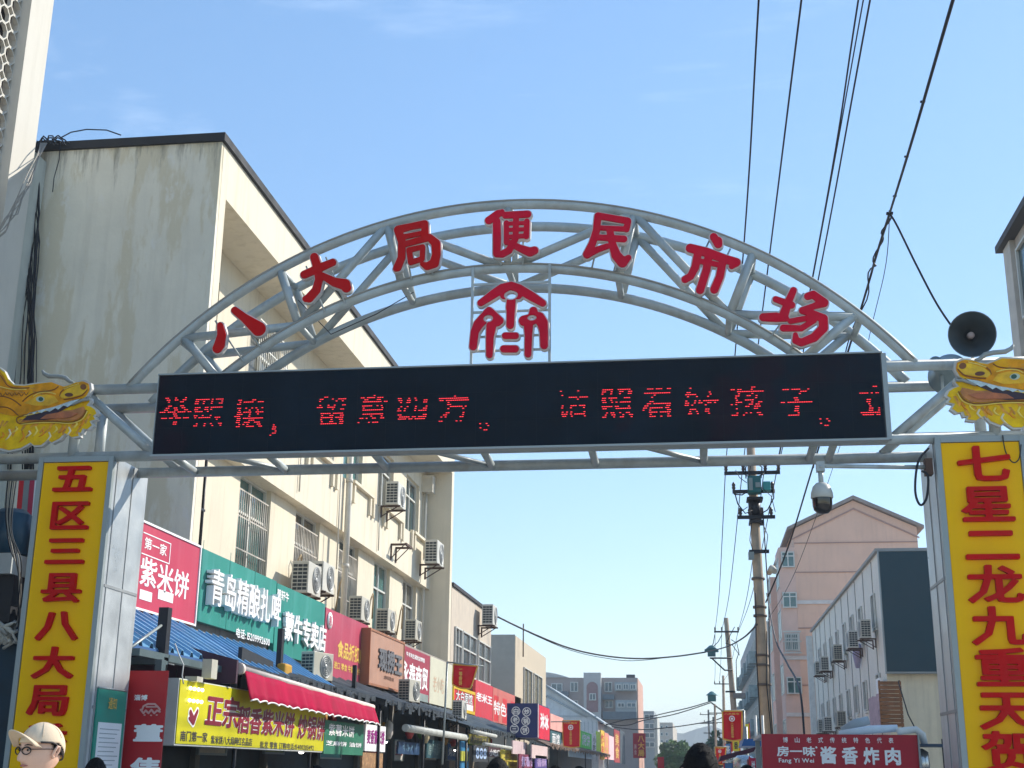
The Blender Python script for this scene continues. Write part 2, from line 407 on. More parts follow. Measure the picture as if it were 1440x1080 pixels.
for x0_, x1_ in ((-5.0, -4.45), (-2.7, -2.13), (-.5, .15)): MB().tube([(x0_, GY, 4.80), (x1_, GR, 4.76)], .03, 8).build('tie', steel, gate)
for y in (GY, GR):
    MB().tube([(-6.55, y, 5.5), (-5.72, y, 4.8)], .048, 10).build('brace', steel, gate)
    MB().tube([(2.78, y, 5.45), (2.0, y, 4.8)], .048, 10).build('brace', steel, gate)
    for x in (-6.68, 3.02): MB().tube([(x, y, 4.78), (x, y, 5.52)], .06, 10).build('upright', steel, gate)
MB().tube([(-5.6, 13.3, 4.8), (-4.7, 13.3, 5.6)], .03, 8).build('brace', steel, gate)
# pillars
def pillar(x0, x1, chars, w_em, zs, xs):
    y0, y1 = 12.95, 13.85
    p = box(x0, x1, y0 + .03, y1, 0, 4.80).build('pillar', clad, gate)
    box(x0 + .055, x1 - .055, y0 - .012, y0 + .03, .15, 4.74).build('sign_panel', yellow, p)
    f = MB().box(x0 - .004, x0 + .05, y0 - .03, y0 + .028, .1, 4.80).box(x1 - .05, x1 + .004, y0 - .03, y0 + .028, .1, 4.80)
    f.box(x0 + .052, x1 - .052, y0 - .03, y0 + .028, 4.745, 4.803).box(x0 + .052, x1 - .052, y0 - .03, y0 + .028, .1, .148)
    f.build('panel_frame', frame_g, p)
    sm = MB()
    for sx in (x0 - .004, x1 + .004):
        for z in (.9, 2.15, 3.4): sm.box(sx - .003, sx + .003, y0 + .05, y1 - .02, z, z + .03)
        for y in (y0 + .09, y0 + .5): sm.box(sx - .004, sx + .004, y, y + .012, .02, 4.78)
    sm.build('seam', mat('seam_grey', (.30, .32, .33), .5, .4), p)
    for ch, z, xo in zip(chars, zs, xs):
        cx = (x0 + x1) / 2 + xo
        letters(ch, cx - w_em / 2 - p.parent.location.x, cx + w_em / 2 - p.parent.location.x, z - w_em*.36, z + w_em*.36, y0 - .065 - p.parent.location.y, red, p, bold=.024, depth=.05, name='character', em=True)
    return p
def zp(py, px_, Y=12.93): return at(px_, py, Y=Y).z
pillar(-7.02, -6.17, '五区三县八大局香', .47, [zp(a, b) for a, b in ((673, 107), (725, 102), (775, 95), (826, 90), (879, 81), (932, 76), (984, 71), (1040, 66))], [0.0] * 8)
pillar(2.42, 3.27, '七星二龙九重天贺', .53, [zp(a, b) for a, b in ((653, 1376), (709, 1382), (766, 1386), (822, 1392), (880, 1398), (939, 1404), (998, 1410), (1057, 1418))], [.015] * 8)

# arch characters, drawn as brush strokes
def zoomed(o, k): return lambda pts: [[(o[0] + a / k, o[1] + b / k, r / k) for a, b, r in st] for st in pts]
A = zoomed((180, 300), 4.5); B = zoomed((480, 270), 4.5); Cc = zoomed((780, 270), 4.5); Dd = zoomed((1020, 320), 4.5); Ee = zoomed((640, 370), 7.2)
GLY = [
 A([[(587, 712, 18), (597, 775, 27), (583, 835, 33), (570, 858, 30)], [(680, 618, 22), (740, 665, 26), (800, 712, 38), (830, 735, 44)]]),
 A([[(1120, 392, 25), (1220, 348, 26), (1298, 315, 23)], [(1182, 280, 25), (1202, 345, 26), (1213, 420, 24), (1195, 490, 26), (1150, 540, 28), (1128, 545, 20)], [(1235, 400, 20), (1310, 440, 28), (1375, 455, 35), (1385, 475, 30)]]),
 B([[(365, 242, 26), (450, 222, 22), (528, 207, 24)], [(530, 205, 22), (532, 268, 22)], [(385, 292, 17), (530, 262, 15)], [(362, 245, 26), (386, 320, 24), (384, 420, 24), (358, 482, 25), (348, 490, 18)],
    [(405, 335, 19), (560, 292, 22), (600, 330, 28), (604, 400, 26), (590, 455, 30), (545, 475, 24), (515, 460, 15)], [(432, 372, 18), (518, 352, 16), (514, 428, 16), (442, 450, 18), (432, 372, 18)]]),
 B([[(935, 185, 24), (995, 142, 24), (1020, 128, 14)], [(985, 190, 24), (987, 300, 25), (985, 395, 23)], [(1040, 152, 22), (1180, 145, 23)], [(1046, 200, 16), (1046, 325, 16)], [(1176, 190, 17), (1172, 285, 18)],
    [(1048, 205, 12), (1170, 200, 12)], [(1048, 245, 12), (1170, 240, 12)], [(1048, 290, 14), (1170, 282, 14)], [(1108, 150, 18), (1104, 300, 19), (1062, 375, 22), (1020, 398, 22), (985, 400, 18)], [(1065, 325, 17), (1130, 360, 22), (1195, 385, 29), (1222, 375, 26)]]),
 Cc([[(275, 155, 22), (370, 172, 22), (462, 188, 22)], [(275, 155, 22), (265, 250, 23), (240, 330, 23), (206, 400, 26)], [(285, 232, 16), (455, 240, 17)], [(465, 190, 20), (455, 240, 20)], [(268, 292, 19), (438, 302, 22)],
     [(350, 250, 22), (365, 330, 23), (390, 405, 31), (430, 450, 33), (468, 420, 18)], [(206, 402, 22), (270, 370, 20), (332, 348, 18)]]),
 Cc([[(1006, 288, 24), (1035, 335, 26), (1032, 315, 28)], [(858, 360, 28), (960, 386, 30), (1080, 430, 28), (1148, 450, 28), (1120, 475, 18)], [(905, 400, 25), (890, 480, 25), (860, 538, 23), (825, 558, 23)],
     [(975, 400, 25), (960, 500, 25), (920, 625, 26)], [(1060, 460, 25), (1045, 540, 25), (1010, 622, 26)], [(905, 440, 17), (1065, 470, 17)]]),
 Dd([[(430, 402, 21), (400, 470, 24), (368, 560, 30)], [(318, 458, 19), (418, 495, 23)], [(240, 572, 26), (320, 572, 31), (382, 580, 20)],
     [(520, 440, 23), (555, 428, 25), (622, 480, 29), (560, 502, 20), (488, 530, 23), (550, 548, 22), (618, 580, 29), (620, 640, 29), (560, 700, 28), (480, 732, 25), (446, 718, 24), (442, 682, 15)], [(412, 597, 18), (560, 570, 18)], [(367, 640, 23), (480, 642, 19), (560, 592, 18)]]),
]
EMB = Ee([[(262, 410, 33), (400, 315, 45), (480, 262, 46), (570, 235, 40), (650, 268, 46), (780, 345, 45), (888, 412, 35)], [(500, 330, 42), (640, 330, 42)], [(570, 390, 45), (565, 450, 46), (565, 520, 39), (560, 635, 38)],
          [(345, 485, 34), (345, 520, 62), (425, 590, 58), (455, 590, 38)], [(345, 520, 55), (295, 565, 52), (240, 625, 50), (202, 700, 40), (185, 850, 38)], [(370, 640, 50), (355, 750, 38), (350, 935, 33)],
          [(795, 490, 40), (800, 560, 62)], [(780, 575, 58), (700, 590, 52), (690, 590, 42)], [(850, 560, 58), (885, 610, 55), (900, 700, 42), (903, 840, 38)], [(745, 640, 46), (745, 750, 36), (740, 928, 34)],
          [(510, 742, 33), (615, 742, 33)], [(495, 875, 36), (612, 875, 36)]])
EMBH = [(640 + 568 / 7.2, 370 + 332 / 7.2, 66 / 7.2, 46 / 7.2), (640 + 338 / 7.2, 370 + 568 / 7.2, 44 / 7.2, 34 / 7.2), (640 + 780 / 7.2, 370 + 560 / 7.2, 42 / 7.2, 26 / 7.2)]
LY = 12.86
def to_w(px, py, r):
    p = at(px, py, Y=LY); q = at(px + 1, py, Y=LY); return p.x, p.z, r * (q.x - p.x)
def brush(strokes, holes, name, m, dy=0.0):
    st = [[to_w(*p) for p in s] for s in strokes]; ho = []
    for hx_, hy_, ra, rb in holes:
        x, z, s1 = to_w(hx_, hy_, 1); ho.append((x, z, ra * s1, rb * s1))
    o = glyph_solid(st, [(a, b, c + .006, d + .006) for a, b, c, d in ho], 0, .0085, LY - .03 + dy, LY - .008 + dy).build(name, m, gate)
    glyph_solid(st, ho, .013, .0085, LY - .01 + dy, LY + .05 + dy).build('rim', rim_m, o)
    return o
for i, g in enumerate(GLY):
    o = brush(g, [], 'character', red if i < 3 else shade_red)
    xs = [to_w(*p)[0] for s in g for p in s]; zs = [to_w(*p)[1] for s in g for p in s]
    cx, cz = sum(xs) / len(xs), sum(zs) / len(zs); ang = math.atan2(cz - OC[1], cx - OC[0]); nx_, nz_ = math.cos(ang), math.sin(ang)
    hb = MB()
    for q in (-.12, .12):
        a = Vector((cx - nz_ * q, LY + .06, cz + nx_ * q))
        hb.tube([a - Vector((nx_, 0, nz_)) * .34, a + Vector((nx_, 0, nz_)) * .26], .011, 6)
    hb.build_each('mounting_bar', steel, gate)
em = brush(EMB, EMBH, 'emblem', shade_red)
ef = MB(); ex0, ex1 = at(664, 440, Y=12.95).x, at(773, 440, Y=12.95).x
for x in (ex0, ex1): ef.box(x - .014, x + .014, 12.93, 12.958, 5.7, 6.82)
for z in (5.86, 6.02, 6.3, 6.62): ef.box(ex0, ex1, 12.935, 12.955, z - .012, z + .012)
ef.build('emblem_frame', steel, gate)
# loose cables slung in the truss
for pts in ([(-4.3, 13.2, 6.62), (-3.9, 13.2, 6.2), (-3.4, 13.25, 6.44), (-3.0, 13.3, 6.7)], [(-.3, 13.1, 6.62), (.3, 13.2, 6.33), (.75, 13.4, 6.36)]):
    pp = []
    for i in range(len(pts) - 1):
        for k in range(4): t = k / 4; pp.append(Vector(pts[i]).lerp(Vector(pts[i + 1]), t))
    pp.append(Vector(pts[-1])); MB().tube(pp, .006, 5).build('cable', wire_m, gate)

# ================================================================ LED DISPLAY
LX0, LX1, LZ0, LZ1 = -5.70, 1.95, 4.775, 5.675
led = thing('led_display', 'long black scrolling LED panel with red dotted characters across the archway', 'LED screen', ((LX0 + LX1) / 2, 12.9, LZ0))
box(LX0, LX1, 12.86, 12.94, LZ0, LZ1).build('casing', mat('led_back', (.05, .055, .06), .5), led)
box(LX0 + .012, LX1 - .012, 12.845, 12.858, LZ0 + .012, LZ1 - .012).build('screen', mat('led_face', (.006, .014, .024), .7, var=.35, scale=1.2, spots=.5, spotcol=(.022, .008, .016), spec=.06), led)  # reddish blotches paint a faint sheen onto the screen
sm_ = MB()
for k in range(1, 24): x_ = LX0 + (LX1 - LX0) * k / 24; sm_.box(x_ - .0015, x_ + .0015, 12.8432, 12.8448, LZ0 + .014, LZ1 - .014)
for k in (1, 2): z_ = LZ0 + (LZ1 - LZ0) * k / 3; sm_.box(LX0 + .014, LX1 - .014, 12.8415, 12.8428, z_ - .0015, z_ + .0015)
sm_.build('module_seam', mat('module_edge', (.012, .02, .03), .6, spec=.05), led)
fr = MB().box(LX0 - .012, LX1 + .012, 12.80, 12.94, LZ0 - .02, LZ0 + .002).box(LX0 - .012, LX1 + .012, 12.84, 12.94, LZ1 - .002, LZ1 + .014)
fr.box(LX0 - .012, LX0 - .002, 12.85, 12.94, LZ0, LZ1).box(LX1 + .002, LX1 + .05, 12.86, 12.94, LZ0, LZ1); fr.build('trim', mat('trim_alu', (.34, .38, .38), .5, .3), led)
dots = MB()
def led_char(ch, cx, cz, size=.36, n=16):
    vs, fs = text_mesh(ch, 0.0, 0.0)
    x0 = min(v[0] for v in vs) if ch not in '，。' else -.5; em_l = -.5
    tr = BVHTree.FromPolygons([Vector(v) for v in vs], fs)
    rnd = random.Random(ord(ch)); pit = size / n; drop = rnd.choice((1, 2, 3))
    for j in range(n):
        if j % 4 == drop and rnd.random() < .6: continue
        dx = .2 * pit * (j % 3 - 1)
        for i in range(n):
            hit = False
            for u in (.35, .65):
                if tr.ray_cast(Vector((em_l + (i + u) / n, -.12 + (j + .5) / n, 1)), Vector((0, 0, -1)))[0]: hit = True
            if not hit or rnd.random() < .15: continue
            x = cx - size / 2 + (i + .5) * pit + dx; z = cz - size / 2 + (j + .5) * pit
            a, b = pit * .40, pit * .13
            dots.quad((x - a, 12.839, z - b), (x + a, 12.839, z - b), (x + a, 12.839, z + b), (x - a, 12.839, z + b))
for ch, px_, py in (('举', 247, 578), ('熙', 293, 580), ('攘', 350, 581), ('，', 398, 590), ('留', 466, 577), ('意', 524, 575), ('四', 580, 573), ('方', 638, 573), ('。', 695, 585), ('请', 805, 569), ('照', 868, 567), ('看', 925, 566), ('好', 985, 565), ('孩', 1050, 564), ('子', 1120, 564), ('。', 1174, 578), ('立', 1231, 563)):
    p = at(px_, py, Y=12.84); led_char(ch, p.x, p.z)
dots.v = [(min(x, LX1 - .05), y, z) for x, y, z in dots.v]
dots.build('lettering', mat('led_red', (1.0, .035, .05), .5, var=.0, emit=.65), led)

# ================================================================ DRAGON BOARDS
D_OUT = [(-260, 120), (-200, 140), (-120, 100), (-60, 150), (0, 188), (32, 212), (60, 270), (100, 308), (180, 312), (262, 298), (380, 284), (425, 302), (470, 318), (520, 306), (562, 288), (612, 278), (658, 300), (664, 345), (640, 392), (600, 420),
         (660, 408), (664, 432), (640, 462), (672, 470), (704, 492), (716, 522), (690, 540), (706, 566), (664, 580), (682, 612), (646, 642), (612, 636), (600, 668), (576, 664), (584, 692), (530, 702), (504, 682), (472, 672), (440, 712), (380, 742), (352, 722), (300, 762), (248, 764), (222, 742), (150, 784), (60, 802), (0, 786), (-80, 812), (-160, 790), (-260, 800)]
D_FACE = [(-120, 130), (-60, 180), (0, 215), (30, 250), (55, 300), (100, 325), (180, 328), (262, 314), (380, 300), (425, 318), (470, 334), (520, 322), (562, 303), (612, 294), (645, 310), (650, 345), (628, 385), (560, 420), (480, 450), (400, 480), (300, 510), (200, 530), (100, 540), (0, 520), (-120, 480)]
D_JAW = [(150, 590), (250, 575), (380, 572), (500, 578), (560, 568), (600, 540), (622, 500), (610, 475), (570, 485), (530, 500), (430, 505), (330, 520), (250, 530), (180, 560)]
D_MOUTH = [(170, 575), (215, 535), (300, 512), (400, 492), (470, 462), (540, 440), (600, 415), (520, 470), (430, 515), (420, 560), (330, 572), (250, 572)]
D_TONGUE = [(300, 566), (345, 535), (430, 520), (520, 515), (575, 525), (520, 555), (420, 562)]
D_TEETH = [(200, 548), (230, 520), (260, 532), (280, 512), (310, 524), (340, 505), (370, 515), (410, 488), (430, 500), (470, 470), (500, 480), (590, 422), (520, 438), (400, 480), (300, 503), (215, 530)]
D_BROW = [(240, 420), (280, 395), (340, 388), (400, 400), (430, 440), (360, 470), (260, 470), (180, 450)]
D_NOSE = [(440, 395), (490, 350), (570, 320), (640, 318), (640, 350), (600, 390), (520, 410), (460, 420)]
def cr2(P, n=5):
    out = []
    for i in range(len(P) - 1):
        a, b, c, d = P[max(i - 1, 0)], P[i], P[i + 1], P[min(i + 2, len(P) - 1)]
        for k in range(n): t = k / n; out.append(.5 * ((2 * b) + (c - a) * t + (2 * a - 5 * b + 4 * c - d) * t * t + (3 * b - a - 3 * c + d) * t ** 3))
    return out + [P[-1]]
def dragon(mx, label):
    nose = Vector((-6.44, 12.84, 5.56)) if mx > 0 else Vector((2.62, 12.84, 5.50))
    root = thing('dragon_board', label, 'dragon sign', (nose.x, nose.y, nose.z), 0, 'dragon heads on the archway')
    def conv(p): 
        a = at(p[0] / 5.143, 480 + p[1] / 5.143, Y=12.84) - Vector((-6.44, 12.84, 5.56)); return Vector((a.x * mx, 0, a.z))
    def sheet(name, pts, y0, y1, m, par):
        q = [conv(p) for p in pts]
        if mx < 0: q = q[::-1]
        return MB().slab([Vector((a.x, y0, a.z)) for a in q[::-1]], (0, y1 - y0, 0)).build(name, m, par, local=True)
    bd = sheet('backing', D_OUT, .0, .06, mat('board_edge', (.55, .55, .52), .5), root)
    ins = []
    n = len(D_OUT); cx = 200; cy = 520
    for x, y in D_OUT: ins.append((x + (cx - x) * .035, y + (cy - y) * .05))
    mane = mat('mane_yellow', (.88, .52, .008), .5, var=.25, scale=7, spots=.55, spotcol=(.70, .26, .01), spec=.15)
    sheet('mane', ins, -.008, -.002, mane, root)
    face = sheet('face', D_FACE, -.02, -.009, mat('face_orange', (.74, .31, .012), .5, var=.35, scale=6, spots=.6, spotcol=(.88, .50, .01), spec=.15), root)
    jaw = sheet('jaw', D_JAW, -.018, -.009, mat('jaw_orange', (.52, .20, .05), .4, var=.3, scale=8), root)
    mo = sheet('mouth', D_MOUTH, -.026, -.0205, mat('mouth_dark', (.035, .02, .035), .5), root)
    sheet('tongue', D_TONGUE, -.032, -.027, mat('tongue_red', (.45, .14, .05), .4, var=.3, scale=9), mo)
    sheet('teeth', D_TEETH, -.0345, -.0325, mat('teeth_pale', (.50, .62, .64), .4, var=.25, scale=20), mo)
    sheet('brow', D_BROW, -.026, -.021, mat('brow_gold', (.84, .44, .012), .5, var=.3, scale=9), face)
    sheet('snout', D_NOSE, -.0275, -.021, mat('snout_gold', (.86, .48, .012), .5, var=.3, scale=9), face)
    def disc(cx, cy, rx, ry, name, y0, y1, m, par, n=18):
        return sheet(name, [(cx + rx * math.cos(2 * math.pi * k / n), cy + ry * math.sin(2 * math.pi * k / n)) for k in range(n)], y0, y1, m, par)
    eye = disc(300, 424, 30, 20, 'eye', -.032, -.027, mat('eye_pale_green', (.50, .60, .46), .4), root)
    disc(306, 424, 17, 15, 'pupil', -.036, -.0325, mat('pupil_green', (.02, .09, .06), .3), eye)
    disc(508, 392, 30, 14, 'nostril', -.033, -.028, mat('nostril_brown', (.12, .04, .02), .5), root)
    disc(612, 335, 22, 20, 'nostril', -.033, -.028, mat('nostril_tip', (.22, .08, .02), .5), root)
    wh = [conv(p) for p in ((312, 215), (325, 238), (360, 256), (430, 258), (480, 268), (512, 296), (540, 300))]
    MB().tube([Vector((a.x, -.02, a.z)) for a in wh], [.012, .022, .026, .026, .026, .02, .012], 8).build('horn', mat('horn_grey', (.30, .32, .30), .5, var=.2), root, local=True)
    wk = [conv(p) for p in ((530, 470), (565, 450), (610, 432), (650, 428), (655, 410))]
    MB().tube([Vector((a.x, -.04, a.z)) for a in wk], [.01, .016, .016, .014, .008], 8).build('whisker', mat('horn_grey', (.30, .32, .30)), root, local=True)
    fl = MB()
    for k in range(26):
        x0 = -180 + k * 33; y0 = 600 + 40 * math.sin(k * 1.7) - (max(0, x0 - 350) * .12); L_ = 55 + 25 * math.sin(k * 2.3)
        q = [conv(p) for p in ((x0, y0), (x0 + 18, y0 + 4), (x0 - 22, y0 + L_), (x0 - 30, y0 + L_ * .8))]
        if mx < 0: q = q[::-1]
        fl.quad(*[Vector((a.x, -.0095 - .0004 * (k % 3), a.z)) for a in q])
    for k in range(14):
        x0 = -160 + k * 40; y0 = 350 + 25 * math.sin(k * 1.3)
        q = [conv(p) for p in ((x0, y0), (x0 + 60, y0 + 14), (x0 + 66, y0 + 22), (x0 + 8, y0 + 12))]
        if x0 < 330:
            if mx < 0: q = q[::-1]
            fl.quad(*[Vector((a.x, -.0215, a.z)) for a in q])
    def ridge(name, pts, r, m, y=-.024, par=None):
        q = [conv(p) for p in pts]; return MB().tube(cr2([Vector((a.x, y, a.z)) for a in q]) if not isinstance(r, list) else [Vector((a.x, y, a.z)) for a in q], r, 6).build(name, m, par or root, local=True)
    line = mat('dragon_line', (.26, .09, .01), .5); pal = mat('dragon_highlight', (.95, .72, .14), .45)
    for pts in (((560, 425), (480, 452), (400, 484), (300, 514), (200, 534), (130, 560), (150, 598), (260, 584), (380, 582), (500, 588), (570, 574), (612, 538), (632, 500)), ((430, 330), (400, 352), (340, 366), (280, 372), (220, 396), (170, 440)), ((440, 400), (450, 370), (490, 340), (560, 316)), ((470, 425), (530, 416), (600, 394), (640, 352)), ((-60, 200), (20, 262), (60, 320), (120, 342), (220, 340)), ((-120, 420), (0, 400), (90, 420), (160, 470)), ((-120, 500), (0, 478), (80, 490), (140, 540))):
        ridge('contour', pts, .0065, line)
    for pts in (((250, 402), (290, 380), (350, 374), (410, 386)), ((180, 545), (280, 522), (380, 496)), ((470, 352), (520, 330), (580, 312)), ((-100, 300), (0, 330), (100, 352), (200, 352)), ((160, 606), (280, 594), (400, 592), (520, 598), (600, 570), (640, 510))): ridge('highlight', pts, .006, pal, -.0265)
    for k in range(17):
        x0 = -170 + k * 48; y0 = 640 + 22 * math.sin(k * 1.9) - max(0, x0 - 380) * .32; L_ = 60 + 18 * math.sin(k * 2.9)
        ridge('mane_lock', ((x0, y0), (x0 + 12, y0 + L_ * .4), (x0 - 4, y0 + L_ * .75), (x0 - 26, y0 + L_)), [.010, .012, .010, .003], (pal, mat('lock_orange', (.80, .30, .01), .5), mat('lock_cream', (.85, .76, .5), .5))[k % 3], -.012)
    for k in range(9):
        x0 = -90 + k * 34; ridge('scale_mark', ((x0, 372 + 8 * (k % 2)), (x0 + 14, 392 + 8 * (k % 2)), (x0 + 30, 374 + 8 * (k % 2))), .005, line)
    fl.build('flame_marks', mat('flame_orange', (.66, .30, .03), .4, var=.5, scale=12), root, local=True)
    return root
dragon(1, 'painted yellow dragon head board above the pillar reading five districts, snout towards the LED panel')
dragon(-1, 'painted yellow dragon head board directly below the dark horn loudspeaker')

# ================================================================ LOUDSPEAKERS, CAMERA
def horn(loc, rz, tilt, label, s=1.0):
    r = thing('loudspeaker', label, 'loudspeaker', loc, rz, 'horn loudspeakers on the archway')
    ax = Vector((0, -math.cos(tilt), math.sin(tilt)))
    MB().lathe([(.225 * s, .0), (.215 * s, -.01), (.17 * s, -.05), (.12 * s, -.12), (.075 * s, -.2), (.05 * s, -.26), (.03 * s, -.27)], (0, 0, 0), ax, 32).build('bell_inside', mat('horn_dark', (.035, .05, .06), .4, var=.3), r, local=True)
    MB().lathe([(.232 * s, .0), (.235 * s, .008), (.225 * s, .0)] , (0, 0, 0), ax, 32).build('bell_lip', mat('horn_lip', (.12, .15, .17), .35, .3), r, local=True)
    MB().lathe([(.232 * s, .0), (.18 * s, -.055), (.13 * s, -.125), (.085 * s, -.205), (.075 * s, -.3), (.075 * s, -.38), (.0, -.385)], (0, 0, 0), ax, 32).build('bell', mat('horn_grey_out', (.16, .22, .24), .4, .2), r, local=True)
    MB().lathe([(.0, -.12), (.03 * s, -.125), (.036 * s, -.15), (.036 * s, -.27)], (0, 0, 0), ax, 16).build('driver', mat('horn_driver', (.42, .34, .33), .5), r, local=True)
    MB().tube([(0, .2, -.05), (0, .22, -.32)], .016, 8).build('bracket', steel, r, local=True)
    return r
hp = at(1367, 470, Y=12.93)
horn((hp.x, 12.93, hp.z), math.radians(-8), math.radians(-14), 'dark horn loudspeaker opening towards the viewer above the right dragon head')
hp2 = at(1336, 522, Y=13.35)
horn((hp2.x, 13.45, hp2.z), math.radians(150), math.radians(-4), 'grey horn loudspeaker seen from behind through the archway rails', .95)
cp = at(1155, 683, Y=12.85)
cc = thing('surveillance_camera', 'white dome security camera hanging from a thin arm off the right pillar', 'camera', (cp.x, 12.85, cp.z))
MB().tube([(0, 0, .2), (0, 0, .17)], .045, 12).tube([(-.02, 0, .2), (1.06, .16, .2)], .022, 10).build('arm', steel, cc, local=True)
MB().box(-.04, .04, -.04, .04, .14, .24).tube([(0, 0, .16), (0, 0, .0)], .026, 10).build('hanger', steel, cc, local=True)
MB().lathe([(.0, .03), (.05, .025), (.085, -.01), (.105, -.07), (.11, -.12), (.102, -.13)], (0, 0, 0), (0, 0, 1), 28).build('housing', mat('camera_shell', (.50, .50, .45), .45), cc, local=True)
MB().lathe([(.098, -.13), (.096, -.2), (.085, -.245), (.055, -.275), (.0, -.285)], (0, 0, 0), (0, 0, 1), 28).build('dome', mat('smoked_dome', (.012, .012, .015), .12, spec=.7), cc, local=True)
MB().box(1.03, 1.1, .1, .22, .12, .28).build('wall_plate', rust, cc, local=True)
def loop(name, pts, r, label, m=wire_m, group=None, steps=5):
    P = [Vector(p) for p in pts]; out = []
    for i in range(len(P) - 1):
        a, b, c, d = P[max(i - 1, 0)], P[i], P[i + 1], P[min(i + 2, len(P) - 1)]
        for k in range(steps):
            t = k / steps; out.append(.5 * ((2 * b) + (c - a) * t + (2 * a - 5 * b + 4 * c - d) * t * t + (3 * b - a - 3 * c + d) * t ** 3))
    out.append(P[-1]); return tag(MB().tube(out, r, 6).build(name, m), label, 'cable', group)
loop('cable_loop', [at(*p, Y=12.93) for p in ((1306, 630), (1291, 650), (1287, 690), (1294, 710), (1303, 700), (1305, 670), (1296, 662))], .012, 'black cable coil hanging beside the top of the right pillar')
loop('cable_loop', [at(*p, Y=12.9) for p in ((1410, 612), (1414, 635), (1424, 650), (1433, 645), (1436, 625))], .006, 'thin wire drooping over the top of the right yellow panel')

# ================================================================ LEFT OFFICE BUILDING (frame at FX, windows set back)
FX, B0, B1 = -7.77, 19.2, 41.5
ob = thing('office_building', 'three storey cream building with weathered grey end wall and framed facade behind the archway', 'building', (FX, B0, 0))
box(-16, -8.9, B0 + .1, B1 - .05, 0, 11.9).build('body', mat('deep_wall', (.30, .27, .2), .9), ob)
box(-16, FX - .004, B0, B0 + .095, 0, 11.85).build('end_wall', concrete, ob)
fr = MB().box(-8.9, FX, B0 + .098, B0 + .36, 0, 11.85).box(-8.9, FX, B1 - .36, B1, 0, 11.85).box(-8.9, FX, B0 + .362, B1 - .362, 10.94, 11.85)
fr.build('facade_frame', band, ob)
box(-15.9, FX + .06, B0 - .06, B1 + .05, 11.853, 12.0).build('roof', black, ob)
WY = [23.7 + 3.65 * k for k in range(5)]; WW = 1.9
wl = MB(); px_ = B0 + .36
edges = [(20.15, 21.85)] + [(y, y + WW) for y in WY]
for a, b in edges:
    wl.box(-8.9, -8.66, px_, a, 5.0, 7.1); wl.box(-8.9, -8.66, px_, a, 8.42, 10.3); px_ = b
wl.box(-8.9, -8.66, px_, B1 - .36, 5.0, 7.1).box(-8.9, -8.66, px_, B1 - .36, 8.42, 10.3)
wl.box(-8.9, -8.66, B0 + .362, B1 - .362, 0, 4.998).box(-8.9, -8.66, B0 + .362, B1 - .362, 10.302, 10.938)
wl.build('facade_wall', cream, ob)
sp = MB().box(-8.9, -8.42, B0 + .363, B1 - .363, 7.102, 8.418)
sp.build('spandrel', band, ob)
lg = MB()
for i, (a, b) in enumerate(edges):
    for y in (a - .25, a + .12, b - .12, b + .25):
        if y > B0 + .5: lg.box(-8.418, -8.34, y - .07, y + .07, 7.95, 8.5)
    lg.box(-8.64, -8.3, a - .08, b + .08, 8.425, 8.5)
lg.build_each('sill', cream, ob)
cage = mat('cage_white', (.55, .55, .5), .5, .3)
def window(par, X, y0, y1, z0, z1, n=2, glass=gl, bars=None, trans=.68, fw=.05, fd=.06, fm=frame_w, nrm=1):
    """window on a wall facing +X (nrm 1) or -X (nrm -1); X is the glass plane"""
    s = nrm
    m = MB().box(X, X + s * fd, y0, y0 + fw, z0, z1).box(X, X + s * fd, y1 - fw, y1, z0, z1).box(X, X + s * fd, y0 + fw, y1 - fw, z0, z0 + fw).box(X, X + s * fd, y0 + fw, y1 - fw, z1 - fw, z1)
    for k in range(1, n): y = y0 + (y1 - y0) * k / n; m.box(X, X + s * fd * .9, y - fw / 2, y + fw / 2, z0 + fw, z1 - fw)
    if trans: z = z0 + (z1 - z0) * trans; m.box(X, X + s * fd * .85, y0 + fw, y1 - fw, z - fw / 2, z + fw / 2)
    w_ = m.build('window', fm, par)
    box(X - s * .012, X - s * .004, y0 + .01, y1 - .01, z0 + .01, z1 - .01).build('pane', glass, w_)
    if bars:
        g = MB(); X2 = X + s * bars[0]; zt = z0 + (z1 - z0) * bars[1]; k = int((y1 - y0) / .115)
        for i in range(k + 1): y = y0 + (y1 - y0) * i / k; g.tube([(X2, y, z0 - .05), (X2, y, zt)], .011, 5)
        for z in (z0 + .02, z0 + (zt - z0) * .35, z0 + (zt - z0) * .7, zt - .02): g.box(X2 - .008, X2 + .008, y0, y1, z - .014, z + .014)
        g.build('grille', grille_m if not bars[2:] else bars[2], w_)
    return w_
gls = [mat('glass_teal', (.06, .15, .14), .1, var=.6, scale=1.1, spec=.8), mat('glass_shade', (.10, .10, .085), .12, var=.6, scale=.9, spec=.8), gl]
for i, y in enumerate(WY):
    window(ob, -8.82, y, y + WW, 5.0, 7.1, 2, gls[i % 3], (.12, .86) if i < 3 else None, .66)
    window(ob, -8.82, y, y + WW, 8.5, 10.3, 2, gls[(i + 1) % 3], (.34, .98, cage) if i < 2 else None, .7)
MB().box(-8.88, -8.8, 20.15, 21.85, 5.0, 7.1).box(-8.88, -8.8, 20.15, 21.85, 8.5, 10.3).build('opening_shade', dark, ob)  # near-black panels stand in for the shade inside the openings
dp = MB()
for y in (20.4, 20.75, 21.6): dp.tube([(-8.55, y, 4.4), (-8.55, y, 7.1)], .03, 6)
for z in (5.2, 5.9, 6.6): dp.box(-8.58, -8.52, 20.9, 21.65, z, z + .04)
dp.build('riser_pipes', black_m, ob)
dpp = MB().tube([(-8.3, 30.35, 4.6), (-8.3, 30.35, 10.9)], .075, 10)
for z in (6.2, 8.3, 10.2): dpp.tube([(-8.3, 30.35, z), (-8.3, 30.35, z + .1)], .09, 10)
dpp.build('downpipe', pipe_m, ob)
